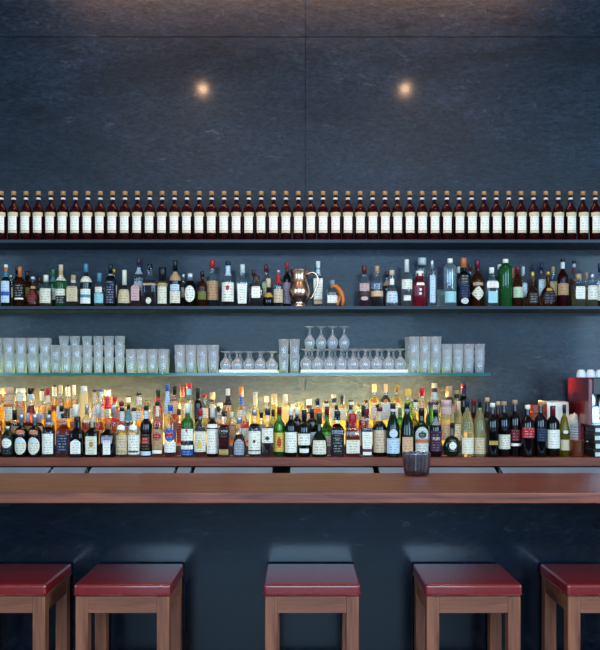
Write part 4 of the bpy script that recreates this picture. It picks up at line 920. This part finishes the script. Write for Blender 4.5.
# towel over a red tin, saucers, copper pot, a napkin
ty = 5.47
box_o = thing('red_tin', (PX(530, ty), ty, ZB + .0006), 'red tin box standing at the wall behind the red wine bottles', 'tin')
tw = PX(561, ty) - PX(530, ty); thh = PZ(404, ty) - ZB - .004
box('tin_body', 0, tw, -.07, .07, 0, thh - .06, principled('red_tin_paint', '8e3a26', .4), box_o, .006, 2)
box('lid', -.003, tw + .003, -.073, .073, thh - .0595, thh, principled('red_tin_lid', 'a3452c', .4), box_o, .006, 2)
def drape(path, y0, y1, th, wob, name, lab, cat, seed):
    rnd = random.Random(seed); n = 10; vs, fs = [], []
    P = [Vector((PX(x, ty), 0, PZ(y, ty))) for x, y in path]
    Q = []
    for a, b in zip(P, P[1:]): Q += [a.lerp(b, i / 4) for i in range(4)]
    Q.append(P[-1]); m_ = len(Q)
    for s in (0, 1):
        for i, p in enumerate(Q):
            t_ = (Q[min(i + 1, m_ - 1)] - Q[max(0, i - 1)]).normalized(); nn = Vector((-t_.z, 0, t_.x))
            for j in range(n + 1):
                v = j / n; w_ = math.sin(v * 9 + i * .5 + seed) * wob * (.3 + i / m_)
                q = p + nn * ((th if s else 0) + abs(w_)) + Vector((0, y0 + (y1 - y0) * v + math.sin(i * .8) * wob * .8, 0)); vs.append(q)
    N_ = n + 1; base = m_ * N_
    for i in range(m_ - 1):
        for j in range(n):
            a = i * N_ + j; fs.append((a, a + 1, a + N_ + 1, a + N_)); fs.append((base + a, base + a + N_, base + a + N_ + 1, base + a + 1))
    for i in range(m_ - 1):
        for j in (0, n):
            a = i * N_ + j; fs.append((a, a + N_, base + a + N_, base + a) if j == 0 else (a, base + a, base + a + N_, a + N_))
    for i in (0, m_ - 1):
        for j in range(n):
            a = i * N_ + j; fs.append((a, base + a, base + a + 1, a + 1) if i == 0 else (a, a + 1, base + a + 1, base + a))
    tag(obj(name, mesh(name, vs, fs), M_white), lab, cat)
0 and drape([(536, 403.2), (546, 402.9), (557, 403.2), (561.8, 404.5), (562.8, 412), (563.2, 424), (563.4, 432)], 5.385, 5.552, .012, .006, 'towel', 'white towel draped over the red tin behind the wine bottles', 'towel', 1)
bm = bmesh.new(); x0 = PX(542.5, ty); x1 = PX(562.5, ty); z1 = PZ(403.4, ty); z0 = PZ(432, ty)
r = bmesh.ops.create_cube(bm, size=1); bmesh.ops.subdivide_edges(bm, edges=bm.edges[:], cuts=11, use_grid_fill=True)
for v in bm.verts: v.co = Vector((x0 + (v.co.x + .5) * (x1 - x0), ty + v.co.y * .168, z0 + (v.co.z + .5) * (z1 - z0)))
bmesh.ops.delete(bm, geom=[fc for fc in bm.faces if fc.calc_center_median().z < z0 + .002 or fc.calc_center_median().x < x0 + .002], context='FACES')
bm.normal_update()
mv = {}
for v in bm.verts:
    q = .5 + .5 * mnoise.noise(Vector((v.co.x * 22, v.co.y * 16, v.co.z * 9))); sag = max(0, (z1 - v.co.z)) * .05
    mv[v] = v.normal * (.004 + .022 * q + sag)
for v, d_ in mv.items(): v.co += d_
bmesh.ops.solidify(bm, geom=bm.faces[:], thickness=.003)
tag(obj('towel', bm_mesh('towel', bm, True), M_white), 'white towel draped over the end of the red tin behind the wine bottles', 'towel')
sy = 5.40
for i in range(11):
    o = obj('saucer', bpy.data.meshes.get('saucer_mesh') or lathe('saucer_mesh', [(0, 0), (.030, 0), (.042, .002), (.0465, .006), (.047, .0165), (.0445, .0168), (.042, .009), (.028, .006), (0, .006)], 28), M_china, None, (PX(576.3, sy), sy, ZB + .0008 + .0178 * i))
    tag(o, 'white saucer, %s in the stack behind the copper pot' % (['lowest'] + ['%s from the bottom' % ORD[j] for j in range(1, 10)] + ['topmost'])[i], 'saucer', 'stacked saucers')
zs = ZB + .0008 + .0178 * 10 + .0175
rnd = random.Random(3); bm = bmesh.new(); bmesh.ops.create_icosphere(bm, subdivisions=4, radius=1)
from mathutils import noise as mnoise
for v in bm.verts:
    d = 1 + .28 * mnoise.noise(v.co * 2.1 + Vector((3, 1, 7))) + .12 * mnoise.noise(v.co * 5)
    v.co = Vector((v.co.x * .030 * d, v.co.y * .034 * d, max(-.026, v.co.z * .048 * d)))
tag(obj('napkin', bm_mesh('napkin', bm, True), M_white, None, (PX(571.8, sy), sy - .03, zs + .0265)), 'crumpled white napkin lying on top of the saucer stack', 'napkin')
py_ = 5.20; k = py_ / F
t = thing('copper_pot', (PX(577, py_), py_, ZB + .0006), 'small dull copper pot with a short handle in front of the saucers', 'pot')
obj('pot_body', lathe('pot_body', [(0, 0), (.038, 0), (.041, .004), (.0445, .10), (.0465, .102), (.0465, .105), (.0435, .104), (.0415, .09), (.038, .006), (0, .005)], 28), noise_mat('dull_copper', '8a5238', 'a86a4a', 12, .3, .8), t)
obj('handle', tube('handle', [(.040, -.012, .094), (.052, -.024, .098), (.062, -.034, .099)], [.004, .004, .005], 8), M_steel, t)

# ------------------------------------------------------------------ camera and view
cam = bpy.data.cameras.new('camera'); co = bpy.data.objects.new('camera', cam); COL.objects.link(co)
co.location = (0, 0, EYE); co.rotation_euler = (PI / 2, 0, 0)
cam.sensor_fit = 'HORIZONTAL'; cam.sensor_width = 36; cam.lens = 48; cam.shift_y = 53 / 600
SC.camera = co
v = SC.view_settings; SC.display_settings.display_device = 'sRGB'
v.view_transform = 'Standard'; v.look = 'None'; v.exposure = 0.32; v.gamma = 1; v.use_curve_mapping = False
cy = SC.cycles; cy.use_denoising = True; cy.max_bounces = 16; cy.transmission_bounces = 12; cy.transparent_max_bounces = 40; cy.diffuse_bounces = 4; cy.glossy_bounces = 6
cy.sample_clamp_indirect = 4.0; cy.caustics_reflective = True; cy.caustics_refractive = True; cy.blur_glossy = .5
